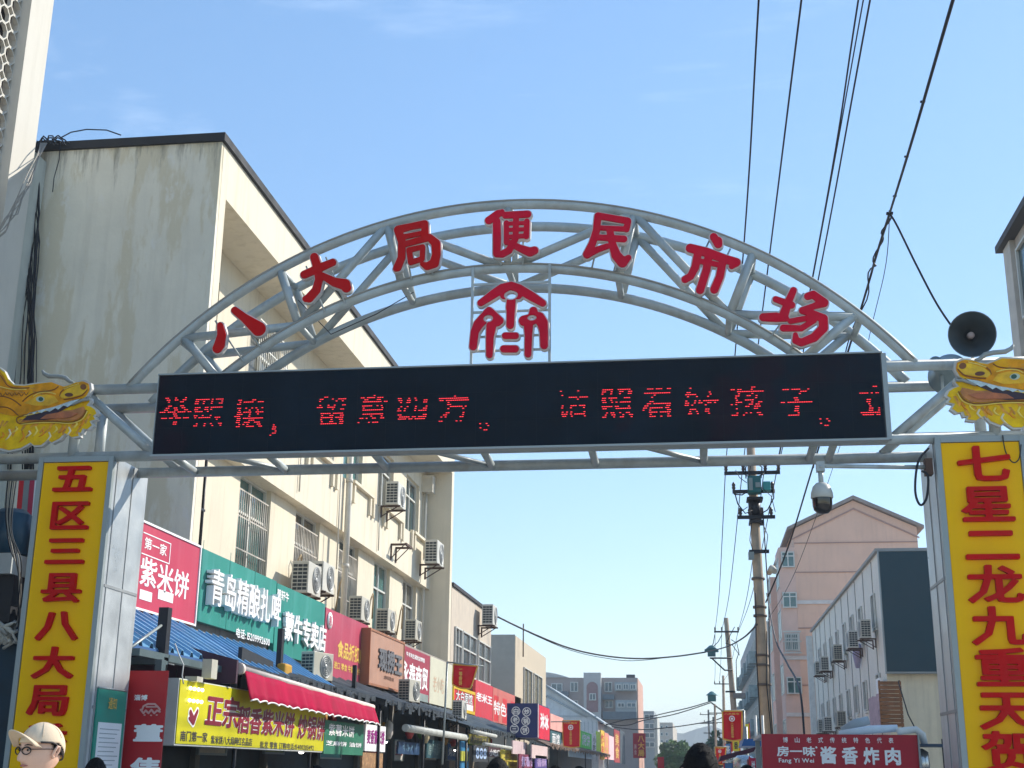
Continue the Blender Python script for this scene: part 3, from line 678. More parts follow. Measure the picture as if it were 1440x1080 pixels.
MB().tube([(-8.55, 40.75, 4.6), (-8.55, 40.75, 10.2)], .05, 8).box(-8.72, -8.3, 40.55, 40.95, 10.2, 10.75).build('downpipe', pipe_m, ob)
for y, z0, z1 in ((26.6, 7.3, 8.3), (29.85, 6.1, 8.4), (33.9, 7.2, 8.2)):
    MB().tube([(-8.38, y, z0), (-8.38, y, z1)], .02, 6).build('conduit', pipe_m, ob)
for y, z in ((27.2, 5.9), (30.7, 5.9), (33.8, 5.9), (37.4, 6.0)):
    h = MB(); h.tube([(-8.6, y, z - .7), (-8.5, y, z), (-8.48, y + .12, z + .14), (-8.5, y + .25, z + .02), (-8.52, y + .28, z - .5)], .022, 6)
    h.build('hose', mat('hose_tan', (.30, .22, .12), .7), ob)

# air conditioning units
def ac_proto():
    r = thing('outdoor_unit', 'x', 'air conditioner', (0, 0, 0), 0, 'outdoor air conditioning units on the walls')
    box(-.16, .16, -.42, .42, 0, .58).build('casing', acw, r, bevel=.012)
    f = MB().lathe([(.235, .0), (.25, .012), (.235, .02), (.225, .0)], (.161, .1, .29), (1, 0, 0), 28)
    for k in range(5): f.lathe([(.04 + k * .042, .006), (.052 + k * .042, .012), (.056 + k * .042, .004)], (.161, .1, .29), (1, 0, 0), 24)
    for k in range(8):
        a = k * math.pi / 4; f.tube([(.168, .1, .29), (.168, .1 + .235 * math.cos(a), .29 + .235 * math.sin(a))], .005, 4)
    f.lathe([(.0, .014), (.05, .012), (.055, 0)], (.161, .1, .29), (1, 0, 0), 14)
    fd = MB().lathe([(.0, .0), (.23, .0)], (.1615, .1, .29), (1, 0, 0), 28).build('fan_well', acf, r)
    f.build('fan_guard', mat('guard_grey', (.34, .35, .34), .45, .3), fd)
    for y_ in (-.424, .4205):
        lv = MB()
        for i in range(3):
            for j in range(7): lv.box(-.13 + i * .092, -.05 + i * .092, y_, y_ + .0035, .05 + j * .07, .1 + j * .07)
        lv.build('louvre_grid', acd, r)
    for y in (-.3, .3):
        b = MB(); b.box(-.3, .2, y - .02, y + .02, -.045, -.002).box(-.3, -.26, y - .02, y + .02, -.3, -.002).tube([(-.28, y, -.28), (.12, y, -.04)], .014, 6)
        b.build('bracket', rust, r)
    return r
ac0 = ac_proto(); ac_used = [False]
def ac(X, Y, Z, label, rz=0, s=1.0, group=None, grouped=True):
    r = dup(ac0) if ac_used[0] else ac0; ac_used[0] = True
    r.location = (X, Y, Z); r.rotation_euler = (0, 0, rz); r.scale = (s, s, s); r['label'] = label
    return r
ac(-8.2, 26.9, 5.1, 'outdoor unit over the green beer sign, nearer of the pair between barred windows', s=1.15)
ac(-8.2, 28.0, 5.3, 'outdoor unit hung just behind another, in front of the second barred window', s=1.1)
ac(-8.15, 31.3, 5.02, 'outdoor unit half hidden behind the pink grocery sign, beside the downpipe')
ac(-8.15, 34.1, 5.05, 'outdoor unit standing above the left end of the brown framed sign')
ac(-8.15, 37.6, 5.15, 'outdoor unit above the join of brown sign and crimson sign')
ac(-8.05, 34.3, 8.45, 'outdoor unit under a third floor window, highest on the cream facade', s=1.1)
ac(-7.95, 39.4, 7.62, 'outdoor unit beside the tall olive fin at the far end of the facade', s=1.25)
MB_ = MB()
for y in (35.5, 36.1): MB_.box(-8.4, -7.95, y - .02, y + .02, 7.6, 7.66).box(-8.42, -8.38, y - .02, y + .02, 7.2, 7.66).tube([(-8.4, y, 7.25), (-8.05, y, 7.6)], .014, 6)
MB_.box(-8.0, -7.94, 35.4, 36.2, 7.6, 7.66)
tag(MB_.build('empty_bracket', rust), 'empty rusty air conditioner bracket left on the cream spandrel', 'bracket')

# ================================================================ LATTICE TOWER AT FAR LEFT
tw = thing('lattice_building', 'tall building with honeycomb block screen and bright white end fin, nearest the viewer', 'building', (-10.8, 17.9, 0))
box(-11.12, -10.8, 17.84, 18.53, 0, 20).build('end_fin', white_r, tw)
MB().box(-20, -12.3, 4, 19.0, 0, 20).box(-12.298, -11.13, 18.0, 18.5, 0, 20).build('body', mat('tower_inside_shade', (.02, .014, .012), .9, var=.5, scale=1.5), tw)  # walls near-black to stand for shade behind screen; end wall added to block sky
box(-20, -10.9, 18.54, 19.12, 0, 11.6).build('link_wall', mat('link_wall', (.50, .52, .46), .9, var=.08, streak=.3), tw)
sc = MB(); cs = .30
for i in range(13):
    for j in range(34):
        cy, cz = 17.84 - cs * (i + .5), 9.4 + cs * (j + .5); R = cs * .5
        o8 = [(math.cos(math.pi / 8 + k * math.pi / 4), math.sin(math.pi / 8 + k * math.pi / 4)) for k in range(8)]
        ro, ri = R / math.cos(math.pi / 8) * .995, R / math.cos(math.pi / 8) * .84
        v = [(-10.97, cy + ro * a, cz + ro * b) for a, b in o8] + [(-10.97, cy + ri * a, cz + ri * b) for a, b in o8] + [(-11.04, cy + ri * a, cz + ri * b) for a, b in o8] + [(-11.04, cy + ro * a, cz + ro * b) for a, b in o8]
        f = []
        for k in range(8):
            q = (k + 1) % 8; f += [(k, q, 8 + q, 8 + k), (8 + k, 8 + q, 16 + q, 16 + k), (24 + k, 24 + q, q, k)]
        sc.add(v, f)
sc.build('block_screen', white_r, tw)
bk = MB()
for k in range(10): bk.box(-11.9, -11.8, 14 + .38 * k, 14 + .38 * k + .2, 9, 20)
bk.build('timber_backing', mat('backing_tan', (.12, .085, .05), .8, var=.3), tw)

# cable bundle falling down the corner
rnd = random.Random(5)
cb = MB()
for k in range(16):
    off = rnd.uniform(-.1, .25); pts = []
    ph = rnd.uniform(0, 6)
    for py in (200, 230, 265, 300, 340, 370, 400, 440, 480, 530, 600, 660):
        t = (py - 200) / 460; xx = 51 - 4 * t * 3 + rnd.uniform(-2.5, 2.5) + 3 * math.sin(t * 7 + ph) + (k - 8) * (.35 + .9 * abs(math.sin(t * 5 + .4))) * (1 if k % 3 else -.6) - (9 if k % 5 == 0 else 0) * t * 3
        pts.append(at(xx, py, Y=19.02 - rnd.uniform(0, .08)))
    cb.tube(pts, rnd.choice((.008, .011, .014)), 5)
tag(cb.build('cable_bundle', wire_m), 'tangle of black cables falling down the corner of the grey end wall', 'cables')
cb = MB()
for k in range(7):
    u_ = rnd.uniform; p = [at(57 + k * 1.5, 201, Y=18.95), at(51 + u_(0, 3), 222 + u_(-4, 8), Y=18.6), at(40 + u_(-3, 4), 252 + u_(-6, 14), Y=17.7), at(24 + u_(-4, 4), 288 + u_(-8, 14), Y=17.5), at(8 + u_(-3, 3), 314 + u_(-8, 14), Y=17.3), at(-25, 345 + u_(-14, 20), Y=17.2)]
    cb.tube(p, .009, 5)
tag(cb.build('cable_bundle', mat('pale_cable', (.32, .30, .26), .6)), 'pale cables strung from the roof corner to the white fin', 'cables')
cb = MB(); 
for k in range(9):
    q0, q1 = 50 + 2.2 * k, 62 + 4.5 * k; p = []
    for i in range(9): t = i / 8; p.append(at(q0 + (q1 - q0) * t + 1.5 * math.sin(i * 2.1 + k), 203 - (5 + 3 * (k % 3)) * math.sin(math.pi * t) - 2 * math.sin(i * 1.3 + k * 2), Y=19.05 - .02 * (k % 4)))
    cb.tube(p, .013, 5)
cb.tube([at(*p, Y=19.1) for p in ((85, 194), (100, 186), (122, 182), (150, 183), (170, 190))], .012, 5)
cb.tube([at(*p, Y=19.1) for p in ((85, 200), (83, 225), (76, 250), (74, 270))], .008, 5)
tag(cb.build('cable_bundle', wire_m), 'knot of old cables lying along the roof edge at its left corner', 'cables')

# ================================================================ SHOP FRONT BLOCK UNDER THE SIGNS
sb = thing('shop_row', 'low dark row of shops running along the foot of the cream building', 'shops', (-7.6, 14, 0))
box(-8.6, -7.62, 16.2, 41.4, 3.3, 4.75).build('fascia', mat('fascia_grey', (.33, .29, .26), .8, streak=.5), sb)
box(-8.55, -7.7, 16.25, 41.4, .12, 3.29).build('shop_wall', mat('shop_dark', (.055, .08, .10), .6, var=.6, scale=1.2), sb)  # dark teal colour stands in for the shade inside the shops
sh = MB(); 
for k in range(8): sh.box(-7.69, -7.6, 16.4 + 3.3 * k, 16.6 + 3.3 * k, .12, 3.29)
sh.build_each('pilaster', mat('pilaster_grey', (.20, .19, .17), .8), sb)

# ================================================================ SIGN BOARDS
def signboard(name, label, X, r, panel, fm=None, th=.10, fw=.03, cat='shop sign', group=None):
    """sign on the left side of the street facing +X; r = (Y0, Y1, Z0, Z1)"""
    y0, y1, z0, z1 = r; root = thing(name, label, cat, (X, (y0 + y1) / 2, z0), math.radians(90), group)
    W, H = y1 - y0, z1 - z0; root['w'] = W
    MB().box(-W / 2, W / 2, 0, th, 0, H).build('panel', panel, root, local=True)
    if fm:
        MB().box(-W / 2 - .004, -W / 2 + fw, -.018, th, -.004, H + .004).box(W / 2 - fw, W / 2 + .004, -.018, th, -.004, H + .004).box(-W / 2 + fw, W / 2 - fw, -.018, -.0005, 0, fw).box(-W / 2 + fw, W / 2 - fw, -.018, -.0005, H - fw, H).build('frame', fm, root, local=True)
    return root
def put(root, s, r, m, bold=.022, depth=0.0, y=-.006, name='lettering', line=1.0, shear=0):
    y0, y1, z0, z1 = r; c = root.location
    return letters(s, y0 - c.y, y1 - c.y, z0 - c.z, z1 - c.z, y, m, root, bold, depth, name, line, shear=shear)
SX = -7.5
pink = mat('pink_board', (.52, .04, .09), .55, var=.06, scale=1, streak=.15, scol=(.6, .2, .25), spec=.3)
green = mat('green_board', (.01, .24, .19), .5, var=.18, scale=.9, streak=.35, scol=(.10, .36, .34))
rose = mat('rose_board', (.46, .05, .10), .5, var=.12, scale=1.1, streak=.3, scol=(.55, .2, .24))
brown = mat('brown_board', (.46, .25, .17), .5, var=.1, streak=.3, scol=(.5, .32, .24))
wine = mat('wine_board', (.34, .03, .06), .5, var=.1)
pale = mat('pale_board', (.62, .60, .46), .6, var=.05, streak=.2)
gold = mat('gold_letter', (.78, .52, .10), .4, var=.05)
ink = mat('dark_ink', (.04, .035, .04), .5)
s = signboard('shop_sign', 'pink cake shop sign with white border and three large white characters', SX, (14.3, 19.0, 3.62, 4.84), pink, white_p)
put(s, '第一家', rect(SX, 203, 754, 771, 234), white_p, .012); put(s, '紫米饼', rect(SX, 197, 780, 822, 265), white_p, .014, .012)
for a, b in ((196, 213), (222, 243)):
    q = rect(SX, a, 828, 842, b); p = MB().box(q[0] - s.location.y, q[1] - s.location.y, -.006, -.001, q[2] - s.location.z, q[3] - s.location.z).build('white_tag', white_p, s, local=True)
q = rect(SX, 200, 747, 779, 239); k = MB(); c = s.location
for u0, u1, v0, v1 in ((q[0], q[1], q[2], q[2] + .015), (q[0], q[1], q[3] - .015, q[3]), (q[1] - .02, q[1], q[2] + .0151, q[3] - .0151)): k.box(u0 - c.y, u1 - c.y, -.006, -.001, v0 - c.z, v1 - c.z)
k.build('white_outline', white_p, s, local=True)
s = signboard('shop_sign', 'long green sign with raised white beer shop characters and a telephone number', SX, rect(SX, 281, 769, 874, 386.5), green)
put(s, '青岛精酿扎啤', rect(SX, 287, 796, 850, 385.5), white_p, .008, .12, -.13); put(s, '电话: 15209992600', rect(SX, 331.7, 882, 896, 379), white_p, .02)
sm = MB(); W = s['w']
for u in (-.5, -.17, .17): sm.box(u * W + .02, u * W + .035, -.003, 0, .0, 1.24)
sm.build('seam', mat('green_seam', (.01, .16, .13), .5), s, local=True)
s = signboard('shop_sign', 'green sign with white milk shop characters and a small cow, right of the beer sign', SX, rect(SX, 387.2, 818.5, 919, 455), green)
put(s, '碧轩牛', rect(SX, 389.5, 827, 841, 406), white_p); put(s, '蒙牛专卖店', rect(SX, 396, 858, 900, 454), white_p, .022, .06, -.07)
q = rect(SX, 438, 919, 938, 450); c = s.location
cw = MB().lathe([(0, 0), (.3, 0)], ((q[0] + q[1]) / 2 - c.y, -.006, (q[2] + q[3]) / 2 - c.z), (0, -1, 0), 20).build('white_roundel', white_p, s, local=True)
cx_, cz_ = (q[0] + q[1]) / 2 - c.y, (q[2] + q[3]) / 2 - c.z
MB().ell((cx_ - .02, -.012, cz_ - .02), .17, .006, .1).ell((cx_ + .13, -.012, cz_ + .06), .07, .006, .06).box(cx_ - .13, cx_ - .08, -.014, -.008, cz_ - .2, cz_).box(cx_ + .05, cx_ + .1, -.014, -.008, cz_ - .2, cz_).build('cow', mat('cow_grey', (.35, .37, .37), .5), cw, local=True)
s = signboard('shop_sign', 'faded pink grocery sign with gold characters and a round white badge', SX, rect(SX, 456.2, 853, 949, 516.5), rose)
put(s, '食品折扣店', rect(SX, 474.5, 899, 924, 512.3), gold, .03); put(s, '国产 进口 零食 牛奶 整件', rect(SX, 459, 926, 937, 506), gold, .02)
q = rect(SX, 458.5, 862, 880, 467); cx_, cz_ = (q[0] + q[1]) / 2 - s.location.y, (q[2] + q[3]) / 2 - s.location.z
bd = MB().lathe([(0, 0), (.17, 0), (.17, -.02)], (cx_, -.03, cz_), (0, -1, 0), 24).build('badge', white_p, s, local=True)
letters('惠', cx_ - .1, cx_ + .1, cz_ - .1, cz_ + .1, -.034, rose, bd, .01)
BXX = -7.3
s = signboard('shop_sign', 'brown framed light box sign with grey block characters standing proud of its neighbours', BXX, rect(BXX, 519, 882, 963, 567.5), brown, mat('brown_frame', (.34, .14, .07), .5), th=.2, fw=.05)
put(s, '现捞王', rect(BXX, 531.5, 909, 942, 564), mat('slate_letter', (.13, .13, .14), .5), .035, .03, -.035); put(s, '卤味熟食', rect(BXX, 540, 949, 955, 554), mat('brown_ink', (.16, .07, .04), .5), .02)
s = signboard('shop_sign', 'crimson trade company sign with white characters, squeezed between brown and pale signs', SX, rect(SX, 567, 907, 978, 603.8), wine)
put(s, '牛羊肉生猪批发零售', rect(SX, 571, 915.5, 922.5, 597), white_p, .02); put(s, '永泰商贸', rect(SX, 565, 927, 962, 601.2), white_p, .028)
q = rect(SX, 588, 974, 985, 602); MB().box(q[0] - s.location.y, q[1] - s.location.y, -.006, -.001, q[2] - s.location.z, q[3] - s.location.z).build('grey_label', mat('grey_label', (.25, .3, .28), .5), s, local=True)
s = signboard('shop_sign', 'blank looking pale cream sign with faded orange characters behind the red flag pole', SX, rect(SX, 604.4, 922, 989, 636), pale)
put(s, '老小吃', rect(SX, 609, 949, 972, 624), mat('faded_orange', (.62, .42, .28), .6), .0)
yel = mat('yellow_board', (.78, .50, .01), .4); bred = mat('bright_red_board', (.68, .02, .03), .45, var=.1)
s = signboard('shop_sign', 'red noodle shop sign with yellow edges below the red pennant', SX, rect(SX, 637, 963, 998, 667.5), bred, yel, fw=.1)
put(s, '大白面馆', rect(SX, 640.6, 969, 985.5, 664.4), ink, .05); put(s, '大白面馆', rect(SX, 641, 969.5, 985, 664), white_p, .012, y=-.011)
q = rect(SX, 653, 989, 1000, 665); MB().box(q[0] - s.location.y, q[1] - s.location.y, -.006, -.001, q[2] - s.location.z, q[3] - s.location.z).build('white_sticker', white_p, s, local=True)
s = signboard('shop_sign', 'bright red sign with white brush characters next to the noodle sign', SX, rect(SX, 668.5, 955.5, 1009, 692.8), mat('coral_board', (.66, .035, .06), .45, var=.1))
put(s, '老米王', rect(SX, 669.5, 972, 985, 692), white_p, .03)
s = signboard('shop_sign', 'striped red and pink sign panels running behind the blue light box', SX, rect(SX, 693.3, 966, 1015, 762), mat('stripe_pink', (.62, .16, .13), .5, var=.1))
st = MB(); W = s['w']
for k in range(7): st.box(-W / 2 + W * (k + .1) / 7, -W / 2 + W * (k + .62) / 7, -.004, -.0005, .05, .98)
st.build('red_stripe', bred, s, local=True)
put(s, '特色食代', rect(SX, 694, 984, 1004, 728), white_p, .02, y=-.008)

# ================================================================ SECOND AND THIRD BUILDINGS
b2 = thing('low_building', 'two storey cream building with black roof edge right behind the olive fin', 'building', (FX, 41.6, 0))
box(-15, FX, 41.56, 50, 0, 7.28).build('body', mat('cream_two', (.58, .50, .40), .85, var=.08, streak=.35), b2)
box(-15, FX + .06, 41.56, 50.05, 7.283, 7.4).build('roof', black, b2)
for a, b in ((638.5, 647.5), (649, 668), (671, 688)):
    q = rect(FX, a, 872 + (a - 638) * .75, 930, b); window(b2, FX + .01, q[0], q[1], 4.6, 6.05, 2, gls[1], None, .6)
ac(FX + .42, 46.9, 6.55, 'outdoor unit high on the second building, where a street cable ends', s=1.25)
b3 = thing('flat_roof_building', 'plain cream block with grey side wall and two dark windows, left of the far flats', 'building', (-7.5, 55, 0))
box(-15, -7.5, 55, 66.5, 0, 7.0).build('body', mat('cream_three', (.60, .51, .38), .85, var=.06, streak=.25), b3)
box(-15, -7.52, 54.95, 54.997, 0, 7.04).build('side_wall', mat('blue_grey_wall', (.42, .43, .38), .85, var=.08), b3)
box(-9.3, -8.55, 54.9, 54.948, 2.5, 5.2).build('door', mat('navy_door', (.02, .035, .06), .5), b3)
for a, b in ((57.6, 60.4), (61.2, 64.4)): window(b3, -7.49, a, b, 3.7, 5.9, 2, mat('glass_brown', (.20, .17, .10), .3, var=.3), None, 0)
MB().tube([(-7.3, 56, 6.2), (-7.3, 56, 7.6)], .03, 6).build('vent_pipe', rust, b3)
sdb = thing('corrugated_shed', 'white corrugated shed with sloping roof below the far arched block of flats', 'shed', (-10, 90, 0))
MB().slab([Vector((-14, 90, 0)), Vector((-6.6, 90, 0)), Vector((-6.6, 90, 4.75)), Vector((-10.2, 90, 7.0)), Vector((-14, 90, 4.75))], (0, 10, 0)).build('body', mat('corrugated_white', (.66, .69, .69), .5, .2, var=.1, streak=.3), sdb)
rb = MB()
for k in range(28): rb.box(-13.9 + k * .265, -13.84 + k * .265, 89.97, 89.995, 2.2, 4.7)
rb.build('rib', mat('rib_grey', (.48, .53, .54), .5, .2), sdb)
MB().slab([Vector((-10.2, 89.6, 7.03)), Vector((-6.2, 89.6, 4.53)), Vector((-6.2, 89.6, 4.65)), Vector((-10.2, 89.6, 7.18))], (0, 10.6, 0)).slab([Vector((-10.21, 89.6, 7.03)), Vector((-10.21, 89.6, 7.18)), Vector((-14.4, 89.6, 4.6)), Vector((-14.4, 89.6, 4.5))], (0, 10.6, 0)).build('roof', mat('shed_roof', (.32, .36, .38), .5, .3), sdb)
MB().tube([(-10.1, 89.9, 6.4), (-7.4, 89.9, 5.0)], .06, 6).tube([(-10.1, 89.9, 6.4), (-11.2, 89.9, 5.0)], .06, 6).box(-11.6, -6.7, 89.88, 89.93, 5.0, 5.09).build('truss', mat('rib_grey', (.48, .53, .54)), sdb)
fr2 = thing('shop_row', 'far row of low shops behind the small coloured signs at the street end', 'shops', (-8, 66.6, 0))
box(-13, -6.9, 66.6, 88, 0, 3.5).build('body', mat('shop_dark', (.03, .045, .06)), fr2)
box(-13, -6.4, 66.5, 88.2, 3.502, 3.62).build('roof', mat('shed_roof', (.32, .36, .38)), fr2)

# ================================================================ STALLS ALONG THE LEFT SIDE
bluec = mat('blue_sheet', (.16, .38, .60), .4, .2, var=.15, streak=.3, scol=(.3, .42, .6))
def corr_roof(name, label, y0, y1, xb, zb, xf, zf, m, pitch=.30):
    root = thing(name, label, 'awning', (xf, (y0 + y1) / 2, zf))
    mb = MB(); n = int((y1 - y0) / pitch)
    prof = []
    for k in range(n):
        y = y0 + (y1 - y0) * k / n; d = (y1 - y0) / n
        prof += [(y, 0), (y + d * .62, 0), (y + d * .72, .055), (y + d * .9, .055)]
    prof.append((y1, 0))
    vs = []
    for y, h in prof: vs += [(xb, y, zb + h), (xf, y, zf + h), (xb, y, zb + h - .012), (xf, y, zf + h - .012)]
    fs = []
    for i in range(len(prof) - 1):
        a = 4 * i; b = a + 4; fs += [(a, a + 1, b + 1, b), (a + 2, b + 2, b + 3, a + 3), (a + 1, a + 3, b + 3, b + 1), (a, b, b + 2, a + 2)]
    mb.add(vs, fs); mb.build('sheet', m, root)
    MB().box(xf - .01, xf + .012, y0, y1, zf - .07, zf - .014).build('edge_trim', mat('trim_blue', (.04, .12, .3), .5), root)
    return root
r = corr_roof('sheet_awning', 'blue corrugated sheet awning nearest the left pillar, one sheet faded white', 13.9, 18.35, -7.45, 3.56, -6.35, 2.93, bluec)
f2 = MB()
for y in (16.6, 17.5): f2.slab([Vector((-7.3, y, 3.482)), Vector((-6.36, y, 2.944)), Vector((-6.36, y + .16, 2.944)), Vector((-7.3, y + .16, 3.482))], (0, 0, .012))
f2.build('faded_strip', white_p, r)
corr_roof('sheet_awning', 'blue corrugated sheet awning further along, under the green signs', 18.5, 23.4, -7.45, 3.52, -6.4, 2.9, mat('blue_sheet_deep', (.13, .33, .56), .4, .2, var=.12, streak=.2, scol=(.2, .35, .6)))
def canopy(label, y0, y1, xb, zb, xf, zf, seed, m):
    rd = random.Random(seed); root = thing('tarpaulin_canopy', label, 'canopy', (xf, (y0 + y1) / 2, 0), 0, 'dark canopies over the stalls')
    ny = int((y1 - y0) / .12); vs = []
    for j in range(ny + 1):
        y = y0 + (y1 - y0) * j / ny
        for i in range(6):
            t = i / 5; x = xb + (xf - xb) * t + (rd.uniform(-.03, .06) if i == 5 else 0)
            z = zb + (zf - zb) * t - .10 * math.sin(math.pi * t) * (.6 + .4 * math.sin(y * 1.7)) + .03 * math.sin(y * 9 + t * 3) + (rd.uniform(-.05, .02) if i == 5 else 0)
            vs.append((x, y, z))
    n = len(vs); vs += [(a, b, c - .03) for a, b, c in vs]; fs = []
    for j in range(ny):
        for i in range(5):
            a = j * 6 + i; fs += [(a, a + 1, a + 7, a + 6), (n + a, n + a + 6, n + a + 7, n + a + 1)]
        fs += [(j * 6 + 5, n + j * 6 + 5, n + j * 6 + 11, j * 6 + 11)]
    MB().add(vs, fs).build('tarpaulin', m, root)
    ft = MB()
    for k in range(int((y1 - y0) / .35)):
        y = y0 + .35 * k + rd.uniform(0, .2); h = rd.uniform(.05, .2); ft.box(xf + .01, xf + .02, y, y + rd.uniform(.15, .35), zf - h, zf + .02)
    ft.build_each('hem_strip', m, root)
    p = MB()
    for y in (y0 + .2, (y0 + y1) / 2, y1 - .2): p.tube([(xf - .1, y, .1), (xf - .1, y, zf - .03)], .03, 6)
    p.build_each('post', black_m, root)
    return root
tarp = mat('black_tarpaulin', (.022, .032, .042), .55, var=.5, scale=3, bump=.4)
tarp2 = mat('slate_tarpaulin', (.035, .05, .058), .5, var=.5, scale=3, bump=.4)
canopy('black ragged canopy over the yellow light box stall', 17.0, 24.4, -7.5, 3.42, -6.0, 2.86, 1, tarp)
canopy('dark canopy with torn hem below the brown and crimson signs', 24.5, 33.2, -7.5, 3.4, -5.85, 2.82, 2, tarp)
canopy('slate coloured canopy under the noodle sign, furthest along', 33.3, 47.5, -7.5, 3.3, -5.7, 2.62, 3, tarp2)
canopy('brownish patched canopy beyond the blue light box', 47.6, 80, -7.0, 3.1, -5.2, 2.45, 4, mat('brown_tarpaulin', (.20, .13, .09), .6, var=.4, scale=2))
# yellow light box
YX = -6.0
lime = mat('lime_lightbox', (.58, .53, .008), .4, var=.14, scale=1.2, spec=.3, streak=.2, scol=(.40, .38, .01))
lb = thing('light_box_sign', 'yellow light box with dark red characters, half covered by a red awning', 'shop sign', (YX, 18.0, 1.82), math.radians(90))
yb0, yb1 = 14.85, 21.1; h0, h1 = yb0 - 18.0, yb1 - 18.0
box(h0, h1, 0, .34, 0, .76).build('casing', mat('lightbox_white', (.6, .62, .6), .5), lb, local=True)
box(h0 + .02, h1 - .02, -.012, -.001, .02, .745).build('face', lime, lb, local=True)
maroon = mat('maroon_letter', (.24, .01, .03), .4)
def lbput(s, xl, yt, yb, xr, m, bold, y=-.016, shear=0):
    q = rect(YX, xl, yt, yb, xr); return letters(s, q[0] - 18, q[1] - 18, q[2] - 1.82, q[3] - 1.82, y, m, lb, bold, 0, shear=shear)
lbput('正宗', 287, 974, 1021, 333, white_p, .05, -.016, .12); lbput('正宗', 287, 974, 1021, 333, maroon, .03, -.020, .12)
lbput('稻香紫米饼', 331, 991, 1031, 412, white_p, .05, -.016, .12); lbput('稻香紫米饼', 331, 991, 1031, 412, maroon, .028, -.020, .12)
lbput('炒锅饼', 417, 1004, 1039, 455, white_p, .05, -.016, .12); lbput('炒锅饼', 417, 1004, 1039, 455, maroon, .028, -.020, .12)
lbput('南门第一家', 252, 1027, 1042, 290, ink, .02); lbput('紫米饼八大局网红名品店', 295, 1034, 1046, 353, ink, .015); lbput('批发 零售 订购电话:15400203492', 364, 1042, 1052, 440, ink, .012)
sw = [[(264, 1010, 1.5), (270, 1014, 4), (276, 1000, 2)], [(270, 1014, 4), (266, 1002, 3)]]
ws = []
for st in sw: ws.append([(at(a, b, X=YX).y - 18, at(a, b, X=YX).z - 1.82, rr * .012) for a, b, rr in st])
glyph_solid(ws, [], .0, .012, -.02, -.016).build('swoosh', maroon, lb, local=True); glyph_solid(ws, [], .025, .012, -.0155, -.0125).build('swoosh_rim', white_p, lb, local=True)
# small lamps glinting on its left end
gm = MB()
for k in range(4):
    for zz in (.66, .52): gm.ell((h0 + .30 + .13 * k, -.03, zz), .04, .015, .022)
gm.build('lamp', mat('lamp_yellow', (1, .95, .55), .4, var=0, emit=1.5), lb, local=True)
# red roller awning
ra = thing('roller_awning', 'red fabric awning with white scalloped edge over the yellow light box', 'awning', (-5.9, 20, 2.4))
MB().tube([(-5.92, 16.7, 2.82), (-5.92, 24.0, 2.66)], .05, 12).tube([(-5.92, 16.62, 2.822), (-5.92, 16.72, 2.82)], .075, 12).build('roller_tube', mat('tube_cream', (.66, .56, .5), .5), ra)
aw = MB(); ny = 150; vs = []
for j in range(ny + 1):
    t = j / ny; y = 16.75 + 7.2 * t; zt = 2.80 - .155 * t; zb = 2.415 - .075 * t + .03 * abs(math.sin(t * math.pi * 19))
    for i in range(5):
        u = i / 4; vs.append((-5.87 + .10 * u + .015 * math.sin(t * 95) * u + .01 * math.sin(t * 41), y, zt + (zb - zt) * u))
aw.add(vs, [(j * 5 + i, j * 5 + i + 1, j * 5 + i + 6, j * 5 + i + 5) for j in range(ny) for i in range(4)], True)
o = aw.build('valance', mat('awning_red', (.38, .004, .045), .8, var=.15, scale=2, streak=.2, scol=(.55, .08, .12), spec=.1), ra)
o.modifiers.new('thickness', 'SOLIDIFY').thickness = .006
MB().tube([(v[0] + .006, v[1], v[2]) for v in vs[4::5]], .012, 5).build('scalloped_trim', white_p, ra)
# end bracket box
MB().slab([Vector((-7.4, 16.5, 3.3)), Vector((-5.9, 16.5, 2.92)), Vector((-5.9, 16.5, 2.62)), Vector((-7.4, 16.5, 2.62))], (0, .06, 0)).build('end_board', mat('plum_board', (.05, .02, .04), .6), ra)
# beam and post beside the banner
br = thing('iron_stand', 'dark iron stall post with a slanting brace and white wiring beside the red banner', 'stand', (-6.3, 15.2, 0))
MB().box(-6.38, -6.26, 14.98, 15.1, 0, 3.42).build('post', black_m, br)
MB().tube([(-6.32, 14.95, 3.2), (-6.3, 13.9, 2.78)], .018, 6).build('brace', frame_g, br)
MB().box(-7.4, -6.1, 14.6, 14.72, 2.72, 2.8).box(-6.2, -6.1, 13.9, 20.5, 2.76, 2.84).box(-6.08, -6.0, 14.3, 14.42, 2.3, 2.75).build('beam', mat('beam_teal', (.08, .12, .13), .5), br)
MB().tube([at(*p, Y=14.8) for p in ((246, 905), (252, 922), (258, 935), (256, 950), (258, 962))], .008, 5).tube([at(*p, Y=14.8) for p in ((205, 918), (222, 930), (245, 935))], .006, 5).build('wiring', mat('white_wire', (.6, .6, .58), .5), br)
MB().box(-5.98, -5.86, 15.5, 15.7, 2.62, 2.85).box(-6.05, -5.9, 15.15, 15.35, 2.56, 2.62).build_each('junction_box', mat('junction_cream', (.5, .48, .4), .6, spots=.5), br)
tag(box(-6.7, -6.55, 20.6, 21.0, 2.95, 3.2).build('grain_sack', mat('ochre_sack', (.5, .27, .03), .8, var=.3), bevel=.04), 'ochre yellow sack lying on the blue awning', 'sack')
tag(MB().slab([Vector((-6.75, 18.9, 3.06)), Vector((-6.75, 20.4, 3.0)), Vector((-6.75, 20.4, 3.2)), Vector((-6.75, 18.9, 3.3))], (.06, 0, 0)).build('dark_board', dark), 'dark board propped on the further blue awning', 'board')
tag(box(-6.72, -6.64, 20.62, 20.74, 2.9, 3.75).build('iron_post', black_m), 'short black iron post standing in front of the beer sign', 'post')
tag(box(-6.6, -6.53, 25.0, 25.1, 2.9, 3.5).build('iron_post', black_m), 'short black iron post in front of the pink grocery sign', 'post')
